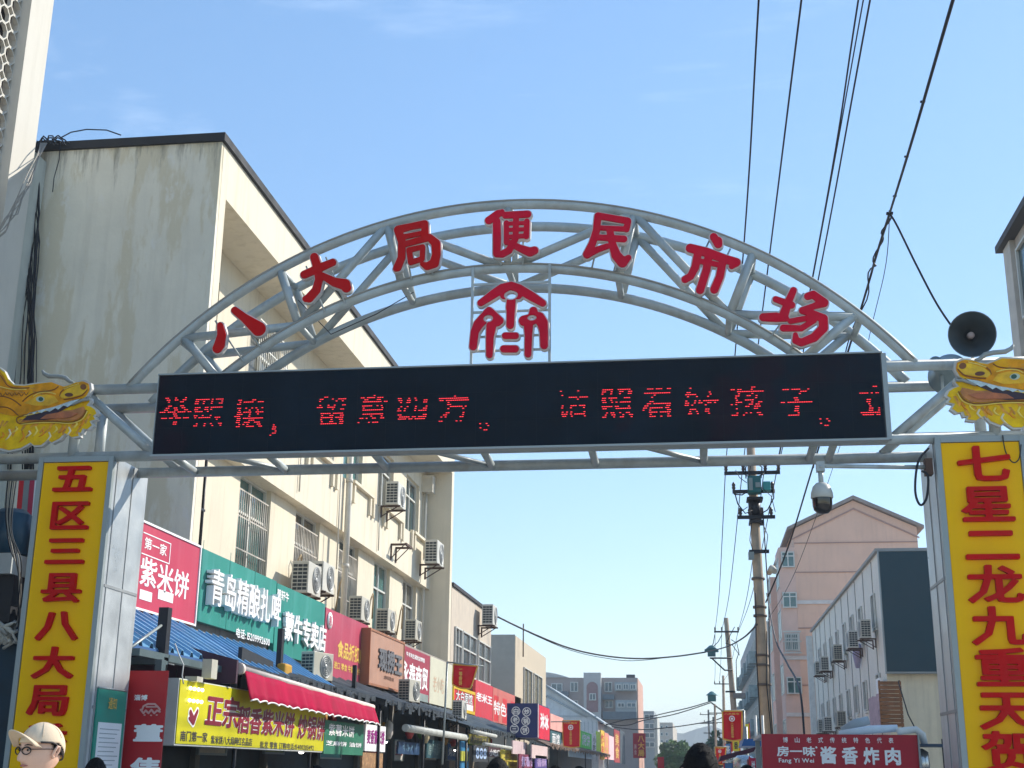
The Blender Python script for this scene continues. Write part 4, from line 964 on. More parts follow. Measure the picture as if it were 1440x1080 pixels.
ac(-6.9, 23.6, 3.12, 'outdoor unit tilted on the canopy below the milk sign', rz=math.radians(-14), s=.85)
ac(-6.9, 31.6, 3.12, 'small outdoor unit on the canopy right below the brown sign', rz=math.radians(-8), s=.9)
ac(-6.8, 38.0, 2.95, 'outdoor unit on the canopy below the pale sign, beside the flag pole', s=.9)
# red name banner and green poster by the pillar
nb = thing('name_banner', 'tall red vertical banner with white characters and a small gate emblem beside the left pillar', 'banner', (-5.98, 13.95, 0))
P_ = lambda x, y: at(x, y, Y=13.93)
a, b = P_(181, 943), P_(236, 943)
box(a.x, b.x, 13.945, 13.97, .5, a.z).build('cloth', mat('banner_red', (.46, .008, .015), .5, var=.08), nb)
def pxr(s, xl, yt, yb, xr, m, bold, par, Y=13.94, **k):
    p, q = at(xl, yt, Y=Y), at(xr, yb, Y=Y); c = wloc(par); return letters(s, p.x - c.x, q.x - c.x, q.z - c.z, p.z - c.z, Y - c.y, m, par, bold, **k)
pxr('淄博', 189, 977, 985, 207, white_p, .03, nb); pxr('董', 189, 1018, 1043, 228, white_p, .045, nb); pxr('伟', 184, 1065, 1092, 224, white_p, .045, nb)
pale_red = mat('emblem_rose', (.66, .35, .33), .5)
em2 = [[(200, 998, 1.2), (202, 993, 1.2), (208, 990, 1.2), (218, 990, 1.2), (223, 995, 1.2), (225, 998, 1.2)], [(198, 998, 1.2), (202, 1003, 1.2), (205, 999, 1.2), (209, 1003, 1.2), (213, 998, 1.2), (217, 1003, 1.2), (221, 999, 1.2), (225, 1001, 1.2)], [(206, 994, 1), (220, 994, 1)], [(203, 1005.5, .9), (204, 1005.5, .9)], [(212, 1006, .9), (213, 1006, .9)], [(220, 1005.5, .9), (221, 1005.5, .9)]]
cvt = lambda g, Y: [[(at(x, y, Y=Y).x, at(x, y, Y=Y).z, rr * Y / 1750) for x, y, rr in st] for st in g]
glyph_solid(cvt(em2, 13.94), [], 0, .003, 13.934, 13.94).build('gate_emblem', pale_red, nb)
gp = thing('notice_poster', 'green poster with a white printed sheet fixed to the side of the left pillar', 'poster', (-6.14, 13.4, 0))
gpan = mat('poster_green', (.02, .28, .20), .45, var=.15)
y0, y1 = 13.08, 13.78
box(-6.166, -6.15, y0, y1, .9, 2.36).build('panel', gpan, gp)
shp = box(-6.149, -6.144, y0 + .06, y1 - .07, .9, 2.02).build('sheet', white_p, gp)
tl = MB()
for k in range(14): tl.box(-6.143, -6.1415, y0 + .1, y1 - .12 - .05 * (k % 3), 1.95 - k * .045, 1.957 - k * .045)
tl.build('print_line', mat('print_grey', (.3, .32, .33), .6), shp)
g = letters('通知', -.1, .1, 0, .12, 0, gold, None, .01); g.parent = gp; g.location = Vector((-6.142, 13.43, 2.16)) - gp.location; g.rotation_euler = (0, 0, math.radians(90))
MB().tube([(-6.155, y0, 2.365), (-6.155, y1, 2.365)], .012, 6).build('top_bar', frame_g, gp)

# hanging signs of the stalls further along
def hang(label, xl, yt, yb, xr, X, m, texts=(), fm=None, name='stall_sign', cat='stall sign'):
    s = signboard(name, label, X, rect(X, xl, yt, yb, xr), m, fm, th=.04, cat=cat)
    for t in texts: put(s, t[0], rect(X, *t[1:5]), t[5], t[6] if len(t) > 6 else .02, line=t[7] if len(t) > 7 else 1.0)
    return s
gsm = mat('stall_green', (.015, .16, .09), .5, var=.12)
hang('dark green stall sign with columns of white characters under the red awning', 456, 1012, 1060, 511, -5.98, gsm, [('紫薯米饼', 462, 1017, 1034, 498, white_p, .015), ('芝麻饼 油饼', 458, 1041, 1048, 508, white_p, .02)])
purp = mat('purple_letter', (.26, .01, .18), .5)
hang('white hanging sheet with purple characters next to the green stall sign', 513.5, 1018, 1056, 542, -5.98, white_p, [('麦香紫米饼', 516, 1025, 1046, 540.5, purp, .03)])
nutm = mat('nut_brown', (.30, .16, .07), .7, var=.6, scale=14, spots=.8, spotcol=(.55, .35, .16))
hang('brown picture board of nuts hanging below the white sheet', 509, 1058, 1100, 538, -5.98, nutm)
tealp = mat('dim_teal_panel', (.03, .09, .11), .4, var=.4, scale=3)
hang('dim teal shop panel with pale characters inside the shaded stall', 600, 1040, 1066, 625, -6.5, tealp, [('原味酥锅', 602, 1044, 1062, 624, mat('dim_letter', (.22, .32, .32), .5), .01)])
hang('small dark blue lit panel deep in the shaded stall', 560, 1042, 1060, 590, -6.6, mat('dim_blue_panel', (.02, .06, .14), .4, var=.5, scale=4), [('特产', 566, 1046, 1056, 586, mat('dim_blue_letter', (.1, .2, .3), .5), .01)])
hang('narrow blue and yellow vertical panel at the stall corner', 648, 1042, 1100, 659, -5.9, mat('panel_azure', (.03, .2, .4), .5, var=.2), [])
hang('yellow slip pasted on the blue vertical panel', 649, 1056, 1070, 658, -5.85, mat('slip_yellow', (.5, .5, .06), .5, var=.3))
hang('yellow and black striped sign under the third canopy', 660, 1032, 1046, 688, -5.8, mat('olive_yellow', (.25, .22, .02), .5, var=.3), [('烤饼炒货干果', 661, 1034, 1045, 687, ink, .02)])
hang('black sign with glowing pale blue characters among the stalls', 666, 1048, 1071, 686, -5.7, dark, [('888', 669, 1051, 1067, 684, mat('pale_blue', (.45, .6, .85), .4), .03)])
hang('dark sign with small white characters beside the blue numbers', 687, 1050, 1064, 704, -5.7, mat('maroon_dark', (.06, .02, .03), .5), [('小吃店', 688, 1053, 1063, 703, white_p, .02)])
hang('yellow stall cloth with thin dark writing before the pink sheets', 705, 1054, 1100, 727, -5.6, mat('mustard', (.55, .45, .05), .5, var=.2), [('手工', 708, 1058, 1078, 725, mat('mustard_ink', (.3, .2, .03), .5), .0)])
hang('pale pink sheet hanging from the canopy edge below the blue light box', 721, 1041, 1060, 741, -5.4, mat('sheet_pink', (.60, .45, .45), .7, var=.08))
hang('second pale sheet hanging further along the canopy edge', 748, 1047, 1066, 770, -5.2, mat('sheet_blush', (.68, .52, .50), .7, var=.08))
hang('maroon stall sign with lilac characters under the pink sheet', 730, 1060, 1095, 752, -5.3, mat('maroon_sign', (.2, .02, .06), .5), [('紫薯饼', 733, 1063, 1078, 751, mat('lilac', (.5, .35, .6), .5), .02)])
hang('purple stall sign right of the maroon one', 753, 1062, 1095, 769, -5.2, mat('purple_sign', (.10, .06, .28), .5), [('香酥', 755, 1066, 1078, 768, mat('lilac', (.5, .35, .6), .5), .02)])
for a, b, xa, xb, X, lab in ((1017, 1030, 570, 655, -5.72, 'long white rolled awning bar above the shaded stalls'), (1025, 1032, 664, 697, -5.55, 'short white awning bar over the striped sign'), (1043, 1049, 680, 720, -5.45, 'lower white awning bar just before the yellow cloth')):
    q = rect(X, xa, a, b, xb); tag(MB().tube([(X, q[0], (q[2] + q[3]) / 2), (X, q[1], (q[2] + q[3]) / 2 - .02)], (q[3] - q[2]) * .42, 10).build('awning_roller', mat('roller_white', (.44, .45, .41), .6, var=.2, streak=.4)), lab, 'awning roller')
# stall counters and clutter, mostly in shade
for k, (y0, y1, lab) in enumerate(((15.2, 20.6, 'glass fronted cake counter under the yellow light box'), (21.2, 27.0, 'dark stall counter behind the nut picture board'), (27.6, 34.2, 'long shaded counter under the white awning bar'), (34.8, 42, 'dim stall counter by the striped sign'), (43, 55, 'counter of the far stalls beyond the blue light box'))):
    c = thing('stall_counter', lab, 'counter', (-6.3, (y0 + y1) / 2, .12), 0, 'stall counters')
    box(-6.7, -5.95, y0, y1, .12, 1.0).build('cabinet', mat('counter_grey', (.14, .17, .19), .5, var=.2), c)
    box(-6.75, -5.9, y0 - .03, y1 + .03, 1.002, 1.05).build('top', mat('counter_steel', (.35, .38, .39), .35, .5), c)
    g = MB().box(-5.97, -5.955, y0, y1, 1.052, 1.45).box(-6.7, -5.97, y0, y1, 1.44, 1.455); g.build('guard_glass', gl, c)
# blue light box with circled characters
navy = mat('navy_board', (.01, .025, .14), .4, var=.08)
bb = thing('light_box_sign', 'navy blue light box with six white circled characters and a bright red side', 'shop sign', (-5.45, 42, 2.5))
a, b = at(712, 988, Y=42), at(755, 1036, Y=42); z0, z1 = 2.55, 3.60; x0, x1 = -5.98, -5.0
box(x0, x1, 42, 45.4, z0, z1).build('casing', navy, bb)
box(x1 + .002, x1 + .012, 42.25, 45.4, z0 - .02, z1 - .03).build('red_side', mat('neon_red_board', (.75, .01, .05), .45), bb)
box(x1 + .002, x1 + .014, 42.0, 42.22, z0, z1).build('edge_strip', mat('strip_mauve', (.5, .4, .45), .5), bb)
for chs, pts in (('白老三', ((725.6, 1000), (724.4, 1012.3), (723.3, 1025))), ('炒锅饼', ((740.7, 1001), (739.4, 1014), (738, 1027)))):
    for ch, (px_, py) in zip(chs, pts):
        p = at(px_, py, Y=41.99) - bb.location
        MB().lathe([(.114, 0), (.140, 0)], (p.x, -.012, p.z), (0, -1, 0), 24).build('ring', white_p, bb, local=True)
        letters(ch, p.x - .085, p.x + .085, p.z - .085, p.z + .085, -.012, white_p, bb, .035, name='character')
t_ = letters('沐冰', -1.2, 1.2, 0, .5, 0, white_p, None, .05); t_.parent = bb; t_.location = Vector((x1 + .016, 43.85, 2.85)) - bb.location; t_.rotation_euler = (0, 0, math.radians(90))
# signs further down the left side
FXs = -5.5
def far(label, xl, yt, yb, xr, m, txt=None, tm=white_p, X=FXs, line=1.0):
    return hang(label, xl, yt, yb, xr, X, m, [(txt, xl + (xr - xl) * .15, yt + (yb - yt) * .12, yb - (yb - yt) * .12, xr - (xr - xl) * .15, tm, .02, line)] if txt else [], name='shop_sign', cat='shop sign')
far('small teal sign with two white characters left of the red pennant', 774, 1027, 1050, 789, mat('far_teal', (.03, .12, .14), .5), '面馆')
far('pale pink fascia panel above the teal sign', 774, 1003, 1025, 792, mat('far_pink', (.85, .42, .36), .6, var=.15))
far('bright green shop sign right of the hanging red pennant', 816, 1027, 1051, 832, mat('far_green', (.08, .75, .09), .5, var=.2), '烧饼')
far('light blue panel under the bright green sign', 800, 1052, 1064, 832, mat('far_blue', (.6, .78, .9), .5))
far('white vertical sign with black characters', 832.8, 1031, 1061, 838.5, white_p, '小\n吃', ink)
far('lime green vertical sign', 839, 1028, 1058, 844, mat('far_lime', (.6, .85, .06), .5))
far('orange and yellow vertical sign', 844.5, 1026, 1068, 850, mat('far_orange', (.95, .60, .05), .5, var=.2), '炸\n串', mat('far_red', (.6, .05, .04), .5))
far('salmon red vertical sign', 850.5, 1030, 1067, 856, mat('far_salmon', (.95, .32, .25), .5), '鱼\n饼', gold)
far('pale pink vertical sign before the dark red ones', 856.5, 1034, 1068, 863.5, mat('far_blush', (.95, .6, .64), .5))
far('dark red vertical sign with faint gold characters', 864, 1025, 1072, 871.5, mat('far_dark_red', (.4, .04, .05), .5, var=.3), '美\n食', gold)
far('charcoal vertical sign between the dark red signs', 872, 1026, 1074, 879, mat('far_charcoal', (.06, .08, .1), .5))
bj = thing('shop_sign', 'dark red vertical sign with three orange characters beside the street tree', 'shop sign', (-3.0, 70, 2.2))
box(-3.33, -2.68, 70, 70.12, 2.2, 3.44).build('panel', mat('far_wine', (.45, .02, .045), .5), bj)
letters('八\n大\n局', -.08, .26, .08, 1.12, -.006, mat('far_orange_letter', (.95, .45, .08), .4), bj, .03, line=.95)
letters('美\n食', -.28, -.14, .15, .7, -.006, pale_red, bj, .02)
tag(box(-2.2, -1.85, 74, 74.1, 1.6, 2.3).build('small_red_sign', bred), 'small plain red sign far down the street beside the tree', 'shop sign')
# pennants
def pennant(label, pole, corners, Y, droop, txt, emblem, seed, hpole=None):
    root = thing('pennant', label, 'flag', (at(*corners[0], Y=Y).x, Y, 0), 0, 'red pennants hung along the market')
    tl, tr, brr, bl = [at(*c, Y=Y) for c in corners]; nx_, nz_ = 10, 12; vs = []
    for j in range(nz_ + 1):
        v = j / nz_
        for i in range(nx_ + 1):
            u = i / nx_; p = tl.lerp(tr, u).lerp(bl.lerp(brr, u), v)
            p.y += .05 * math.sin(u * 6 + seed) * v + .03 * math.sin(v * 5 + u * 3 + seed); p.z -= droop * math.sin(math.pi * u) * v; vs.append(p)
    fl = MB().add(vs, [(j * (nx_ + 1) + i, (j + 1) * (nx_ + 1) + i, (j + 1) * (nx_ + 1) + i + 1, j * (nx_ + 1) + i + 1) for j in range(nz_) for i in range(nx_)], True)
    o = fl.build('cloth', mat('pennant_red', (.66, .008, .02), .6, var=.08), root); o.modifiers.new('thickness', 'SOLIDIFY').thickness = .006
    ed = [vs[i] for i in range(nx_ + 1)] + [vs[j * (nx_ + 1) + nx_] for j in range(1, nz_ + 1)] + [vs[nz_ * (nx_ + 1) + i] for i in range(nx_ - 1, -1, -1)] + [vs[j * (nx_ + 1)] for j in range(nz_ - 1, -1, -1)]
    MB().tube(ed, .016, 5).build('fringe', mat('fringe_gold', (.75, .42, .08), .5), root)
    c = tl.lerp(brr, .5); wd = (tr - tl).length; h = (tl - bl).length
    cx, cz = c.x - root.location.x, c.z - droop * .5
    if emblem:
        MB().lathe([(wd * .1, 0), (wd * .15, 0)], (cx, -.11, cz + h * .26), (0, -1, 0), 20).build('ring', white_p, root, local=True)
        MB().lathe([(0, 0), (wd * .06, 0)], (cx, -.11, cz + h * .26), (0, -1, 0), 12).build('ring_centre', white_p, root, local=True)
    letters('\n'.join(txt), cx - wd * .07, cx + wd * .07, cz - h * .42, cz + h * (.12 if emblem else .4), -.11, gold, root, .02, line=.95)
    if emblem: letters('八大局市', cx - wd * .38, cx + wd * .38, cz + h * .40, cz + h * .47, -.11, gold, root, .02)
    if pole: MB().tube([at(*pole[0], Y=Y), at(*pole[1], Y=Y)], .022, 8).tube([at(*pole[0], Y=Y), at(*pole[2], Y=Y)], .016, 8).build('pole', frame_g, root)
    return root
pennant('dark red pennant on a grey pole leaning out before the noodle sign', ((629, 931), (622, 1075), (680, 937)), ((637, 934), (672, 937), (661, 968), (636, 962)), 27, .04, '一等香饼', False, 1)
pennant('red pennant with white ring emblem hanging right of the blue light box', ((775, 1015), (776, 1015), (818, 1015)), ((791, 1013.5), (815.5, 1013.5), (815, 1050), (792, 1049)), 42, .03, '正宗炒锅饼', True, 2)
pennant('largest red pennant with white ring emblem on the right of the street', ((1046, 999), (1047, 1090), (1014, 1000)), ((1016, 1000), (1043.5, 1000), (1043, 1040), (1017, 1039)), 26, .03, '八大局便民市场', True, 3)
pennant('small red pennant low on the right near the back of a head', ((1005, 1050), (1005, 1095), (1022, 1050)), ((1005.5, 1050.5), (1021, 1051), (1019, 1074), (1007, 1074)), 36, .02, '炸肉', True, 4)

# dark kiosk, tank and cables left of the left pillar
kk = thing('kiosk', 'dark navy kiosk seen left of the left pillar with grey box and cables', 'kiosk', (-8.6, 14.6, 0))
box(-9.9, -7.45, 14.2, 15.4, 0, 3.15).build('cabin', mat('kiosk_navy', (.012, .04, .065), .6, var=.3), kk)
MB().tube([(-8.02, 14.3, 3.96), (-8.02, 14.3, 4.44)], .22, 20).lathe([(.22, 0), (.15, .06), (0, .08)], (-8.02, 14.3, 4.44), (0, 0, 1), 20).build('tank', mat('tank_blue', (.015, .06, .10), .4), kk)
box(-8.5, -7.8, 14.0, 14.6, 3.7, 3.94).build('control_box', mat('box_grey', (.42, .45, .44), .5), kk)
box(-8.5, -7.8, 14.1, 14.5, 3.152, 3.698).build('stand', black_m, kk)
ww = MB(); rd = random.Random(3)
for k in range(10):
    ww.tube([at(rd.uniform(-10, 10), 880 + rd.uniform(-8, 8), Y=14.1), at(rd.uniform(4, 18), 890 + rd.uniform(-14, 14), Y=14.0), at(rd.uniform(14, 26), 888 + rd.uniform(-16, 16), Y=14.05), at(rd.uniform(-8, 10), 905 + rd.uniform(-8, 8), Y=14.1)], .02, 6)
ww.build('cable_knot', mat('cable_cream', (.62, .60, .52), .6), kk)
for k in range(5):
    loop('hanging_cable', [at(12 + 3 * k, 668, Y=13.7), at(8 + 2 * k, 720 + 6 * k, Y=13.6), at(14 + 4 * k, 770 + 5 * k, Y=13.6), at(30 - k, 815 + 8 * k, Y=13.7), at(24 + k, 870 + 5 * k, Y=13.9)], .008, ('thick black cable nearest the navy tank', 'thin black cable crossing the grey control box', 'pale cable bowing out towards the left pillar', 'black cable drooping between tank and pillar', 'pale cable closest to the left pillar edge')[k], wire_m if k % 2 == 0 else mat('pale_cable', (.32, .30, .26)), 'cables hanging left of the left pillar')
ls = thing('shop_sign', 'red and white striped end of a sign glimpsed left of the left pillar', 'shop sign', (-7.9, 15.6, 3.5))
for x0, x1, m in ((22, 29, bred), (29.2, 37, frame_g), (37.2, 44, pink), (44.2, 52, white_p)):
    a, b, c, d = at(x0 + 5, 672, Y=15.8), at(x1 + 5, 672, Y=15.8), at(x1 - 3, 765, Y=15.8), at(x0 - 3, 765, Y=15.8)
    MB().slab([d, c, b, a], (0, .06, 0)).build('stripe', m, ls)
tag(MB().slab([at(20, 790, Y=15.2), at(42, 815, Y=15.2), at(42, 832, Y=15.2), at(20, 808, Y=15.2)][::-1], (0, .5, .06)).build('blue_sheet', bluec), 'scrap of blue corrugated sheet beside the cables left of the pillar', 'awning sheet')

# things hung up in the shade of the stalls
rd = random.Random(21)
boards = (('wine red menu board hung deep in the stall under the red awning', -7.2, 17.6, 1.9, 1.4, .5, (.30, .03, .04), '紫米饼'), ('cream menu board with brown writing behind the yellow light box', -7.3, 19.6, 1.75, 1.2, .6, (.55, .48, .34), '炒锅饼'), ('olive menu board under the green stall sign', -7.3, 22.6, 1.8, 1.1, .5, (.25, .28, .05), '油饼'), ('teal menu board behind the nut picture', -7.4, 26.6, 1.75, 1.6, .55, (.05, .24, .24), '酥锅'), ('red menu board above the long shaded counter', -7.3, 29.6, 1.85, 1.5, .45, (.42, .04, .05), '烧烤'), ('white menu board with red edge under the long awning bar', -7.2, 32.0, 1.75, 1.1, .5, (.62, .6, .56), '豆腐'), ('orange menu board near the striped sign', -7.1, 35.4, 1.8, 1.5, .5, (.55, .22, .03), '炸肉'), ('blue menu board behind the yellow stall cloth', -7.1, 38.6, 1.8, 1.6, .5, (.06, .16, .40), '烤饼'))
for lab, X, Y, Z, W, H, col, tx in boards:
    r = signboard('menu_board', lab, X, (Y - W / 2, Y + W / 2, Z, Z + H), mat('board_%s' % lab.split(' ')[0], col, .5, var=.2), frame_g, th=.03, cat='menu board')
    letters(tx, -W * .36, W * .36, H * .25, H * .75, -.006, white_p if sum(col) < 1.2 else maroon, r, .02)
for k, (X, Y, Z, lab) in enumerate(((-6.6, 16.4, 2.05, 'small lit lamp behind the left end of the yellow light box'), (-6.6, 21.9, 1.86, 'small lit lamp just below the green stall sign'), (-6.7, 28.4, 2.15, 'small lit lamp in the middle of the shaded stall'), (-6.6, 36.4, 2.1, 'small lit lamp near the striped stall sign'))):
    l = thing('stall_lamp', lab, 'lamp', (X, Y, Z), 0, 'lamps hung in the stalls')
    MB().tube([(0, 0, .05), (0, 0, .5)], .008, 5).build('cord', wire_m, l, local=True); MB().lathe([(.02, .06), (.05, .04), (.11, -.02), (.1, -.02)], (0, 0, 0), (0, 0, 1), 14).build('shade', frame_g, l, local=True)
    MB().ell((0, 0, -.02), .05, .05, .035).build('bulb', mat('bulb_white', (1, .95, .85), .4, var=0, emit=4), l, local=True)
for k in range(22):
    Y = 16.6 + k * 1.22 + rd.uniform(-.2, .2); X = -6.35 - .5 * rd.random(); zt = 2.55; L_ = rd.uniform(.22, .42)
    col = ((.55, .28, .06), (.5, .05, .05), (.6, .5, .3), (.15, .3, .1), (.6, .55, .5))[k % 5]; cn = ('brown', 'red', 'straw', 'green', 'white')[k % 5]
    b = thing('hanging_pack', '%s pack of goods strung up under the stall canopies' % cn, 'goods', (X, Y, zt), 0, '%s packs strung up under the canopies' % cn)
    MB().tube([(0, 0, .25), (0, 0, 0)], .006, 4).build('string', wire_m, b, local=True)
    MB().tube([(0, 0, 0), (0, .02, -L_ * .2), (0, -.01, -L_ * .7), (0, 0, -L_)], [.02, .09, .1, .05], 8).build('pack', mat('pack_%s' % cn, col, .6, var=.35, scale=9), b, local=True)

# ================================================================ FAR FLATS AT THE END OF THE STREET
mauve = mat('mauve_render', (.40, .33, .30), .85, var=.1, scale=.4, streak=.2)
AY = 140.0
ap = thing('apartment_block', 'grey and mauve block of flats with an arched stair bay', 'building', (-11, AY, 0))
AX = lambda px_: at(px_, 960, Y=AY).x
AZ = lambda py: at(830, py, Y=AY).z
x0, x1, x2, x3, x4, x5 = AX(766), AX(800), AX(822), AX(846), AX(864), AX(896)
box(x0 - 6, x5, AY, AY + 14, 0, AZ(953)).build('body', mauve, ap)
box(x5 + .01, x5 + .05, AY + .2, AY + 14, 0, AZ(953)).build('side_wall', mat('pink_end', (.60, .36, .28), .85, var=.06), ap)
box(x2, x3, AY - 1.2, AY - .01, AZ(1020), AZ(947)).build('stair_bay', mat('bay_grey', (.52, .51, .48), .85, var=.06), ap)
am = MB(); n = 14; cx = (x2 + x3) / 2; r = (x3 - x2) * .33
pts = [Vector((cx - r, AY - 1.25, AZ(1002)))] + [Vector((cx + r, AY - 1.25, AZ(1002)))] + [Vector((cx + r * math.cos(math.pi * k / n), AY - 1.25, AZ(968) + r * math.sin(math.pi * k / n))) for k in range(n + 1)]
am.slab(pts, (0, .045, 0)).build('arch_recess', mat('recess_rose', (.30, .17, .17), .85), ap)
pts = [Vector((x0 - 3, AY - .2, AZ(953) + .004)), Vector((x1, AY - .2, AZ(953) + .004))] + [Vector((x0 - 3 + (x1 - x0 + 3) * (1 - k / 10), AY - .2, AZ(953) + .01 + .55 * math.sin(math.pi * k / 10))) for k in range(1, 10)]
MB().slab(pts, (0, 4, 0)).build('curved_parapet', mat('bay_grey', (.52, .51, .48)), ap)
box(x4 + 1.2, x5 - .3, AY + 1, AY + 2.5, AZ(953) + .004, AZ(953) + .4).build('roof_tank', dark, ap)
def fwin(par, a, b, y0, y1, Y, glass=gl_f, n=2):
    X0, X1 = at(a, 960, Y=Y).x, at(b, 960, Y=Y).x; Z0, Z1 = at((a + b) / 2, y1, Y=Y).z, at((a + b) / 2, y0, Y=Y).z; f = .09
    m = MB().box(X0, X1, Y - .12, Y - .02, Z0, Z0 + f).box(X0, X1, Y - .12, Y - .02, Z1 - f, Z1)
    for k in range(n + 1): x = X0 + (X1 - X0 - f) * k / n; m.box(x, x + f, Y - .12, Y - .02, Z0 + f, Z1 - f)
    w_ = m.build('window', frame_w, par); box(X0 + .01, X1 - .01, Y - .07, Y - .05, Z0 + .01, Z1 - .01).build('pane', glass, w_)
for a, b, c, d in ((775, 791, 961, 973), (802, 813, 959, 973), (850, 861, 959, 973), (824.5 + 4, 838, 975, 985), (775, 791, 985, 997), (802, 813, 985, 997), (850, 862, 985, 996), (866, 874, 986, 996)):
    fwin(ap, a, b, c, d, AY - 1.26 if 822 < a < 846 else AY)
bandt = mat('balcony_teal', (.10, .15, .18), .6, var=.2)
for a, b, y0, y1 in ((865, 895, 960, 972), (866, 895, 985, 1001), (767, 800, 973, 983), (848, 895, 1001, 1012), (848, 864, 977, 984)):
    X0, X1 = AX(a), AX(b); box(X0, X1, AY - 1.0, AY - .14, AZ(y1), AZ(y0)).build('balcony', mat('balcony_pale', (.34, .39, .39), .6, var=.12) if y1 - y0 > 11 else bandt, ap)
for a, b, y0, y1 in ((866, 874, 962, 970), (876, 884, 961.5, 970), (886, 894, 962, 970), (868, 878, 988, 995), (881, 894, 988, 995)): fwin(ap, a, b, y0, y1, AY - 1.01)
fb = thing('apartment_block', 'narrow teal grey block of flats just right of the arched flats', 'building', (-6, 170, 0))
bx = lambda p, Y: at(p, 1020, Y=Y).x
box(bx(900, 170), bx(920, 170), 170, 182, 0, at(910, 1000, Y=170).z).build('body', mat('teal_grey', (.28, .32, .33), .8, var=.1), fb)
for y in (1004, 1017, 1030, 1043): fwin(fb, 905, 919, y, y + 8, 170)
box(bx(920.3, 170), bx(924, 170), 171, 182, 0, at(922, 1008, Y=170).z).build('side_wall', mat('side_pale', (.5, .5, .46), .8), fb)
f2 = thing('apartment_block', 'pale cream block of flats partly behind the tree at the street end', 'building', (-4.5, 200, 0))
box(bx(924, 200), bx(946, 200), 200, 240, 0, at(935, 1016, Y=200).z).build('body', mat('far_cream', (.52, .47, .40), .85, var=.08, scale=.5), f2)
for a in (927, 934):
    for y in (1020, 1030, 1040): fwin(f2, a, a + 4, y, y + 5, 200, n=1)
# tree
def leaf_tree(name, label, base, height, rad, nl, m, seed, trunk_h):
    rd = random.Random(seed); root = thing(name, label, 'tree', base)
    bx0, by0, bz0 = base; tr = MB().tube([(bx0, by0, bz0), (bx0 + .1, by0, bz0 + trunk_h * .6), (bx0, by0, bz0 + trunk_h)], [.28, .2, .14], 8)
    cl = []
    for k in range(26):
        a = rd.uniform(0, 6.28); q = rad * math.sqrt(rd.random()); z = bz0 + trunk_h + (height - trunk_h) * rd.random() * (1 - .45 * (q / rad) ** 2)
        cl.append((bx0 + q * math.cos(a), by0 + q * math.sin(a), z, rad * rd.uniform(.22, .42)))
    for k in range(6): c = cl[k]; tr.tube([(bx0, by0, bz0 + trunk_h * .8), ((bx0 + c[0]) / 2, (by0 + c[1]) / 2, bz0 + trunk_h + .5), c[:3]], [.1, .07, .03], 6)
    tr.build('trunk', mat('bark', (.10, .075, .05), .9, var=.3), root)
    mb = MB()
    for k in range(nl):
        c = rd.choice(cl); d = Vector((rd.gauss(0, 1), rd.gauss(0, 1), rd.gauss(0, 1))).normalized() * c[3] * rd.uniform(.6, 1.05)
        p = Vector(c[:3]) + d; u = Vector((rd.gauss(0, 1), rd.gauss(0, 1), rd.gauss(0, 1))).normalized(); v = u.orthogonal().normalized(); s_ = rd.uniform(.12, .24)
        mb.quad(p + u * s_, p + v * s_ * .6, p - u * s_, p - v * s_ * .6)
    mb.build('crown', m, root); return root
leafm = mat('leaf_green', (.07, .17, .03), .6, var=.5, scale=1.2)
tb = at(945, 1060, Y=150)
leaf_tree('street_tree', 'round green tree at the end of the street behind a dark haired head', (tb.x + .2, 150, 0), 4.5, 1.9, 5200, leafm, 4, 1.6)
leaf_tree('street_tree', 'smaller pale tree showing between the poles and the largest pennant', (1.75, 120, 0), 5.4, 1.3, 1800, mat('leaf_pale', (.07, .13, .05), .6, var=.4), 9, 2.0)

# ================================================================ RIGHT SIDE BUILDINGS
nr = thing('corner_building', 'shaded cream building with eaves and dark roof tanks behind the right dragon head', 'building', (7.0, 20, 0))
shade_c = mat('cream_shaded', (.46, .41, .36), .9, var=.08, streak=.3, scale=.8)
ZT = 12.86
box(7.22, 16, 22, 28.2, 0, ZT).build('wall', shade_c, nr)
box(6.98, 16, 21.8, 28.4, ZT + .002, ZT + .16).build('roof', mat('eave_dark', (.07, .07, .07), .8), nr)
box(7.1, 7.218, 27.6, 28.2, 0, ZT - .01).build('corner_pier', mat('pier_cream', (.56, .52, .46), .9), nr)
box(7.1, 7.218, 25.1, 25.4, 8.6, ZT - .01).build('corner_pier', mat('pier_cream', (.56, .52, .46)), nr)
for y in (25.6, 22.4): 
    window(nr, 7.18, y, y + 1.7, 10.9, 12.5, 2, gl, None, 0, nrm=-1); window(nr, 7.18, y, y + 1.7, 7.4, 9.4, 2, gl, None, 0, nrm=-1)
MB().box(7.3, 8.2, 24.2, 25.6, ZT + .16, ZT + 1.4).box(7.3, 8.2, 22.2, 23.6, ZT + .16, ZT + 1.8).build_each('chimney', mat('chimney_dark', (.05, .045, .05), .9), nr)

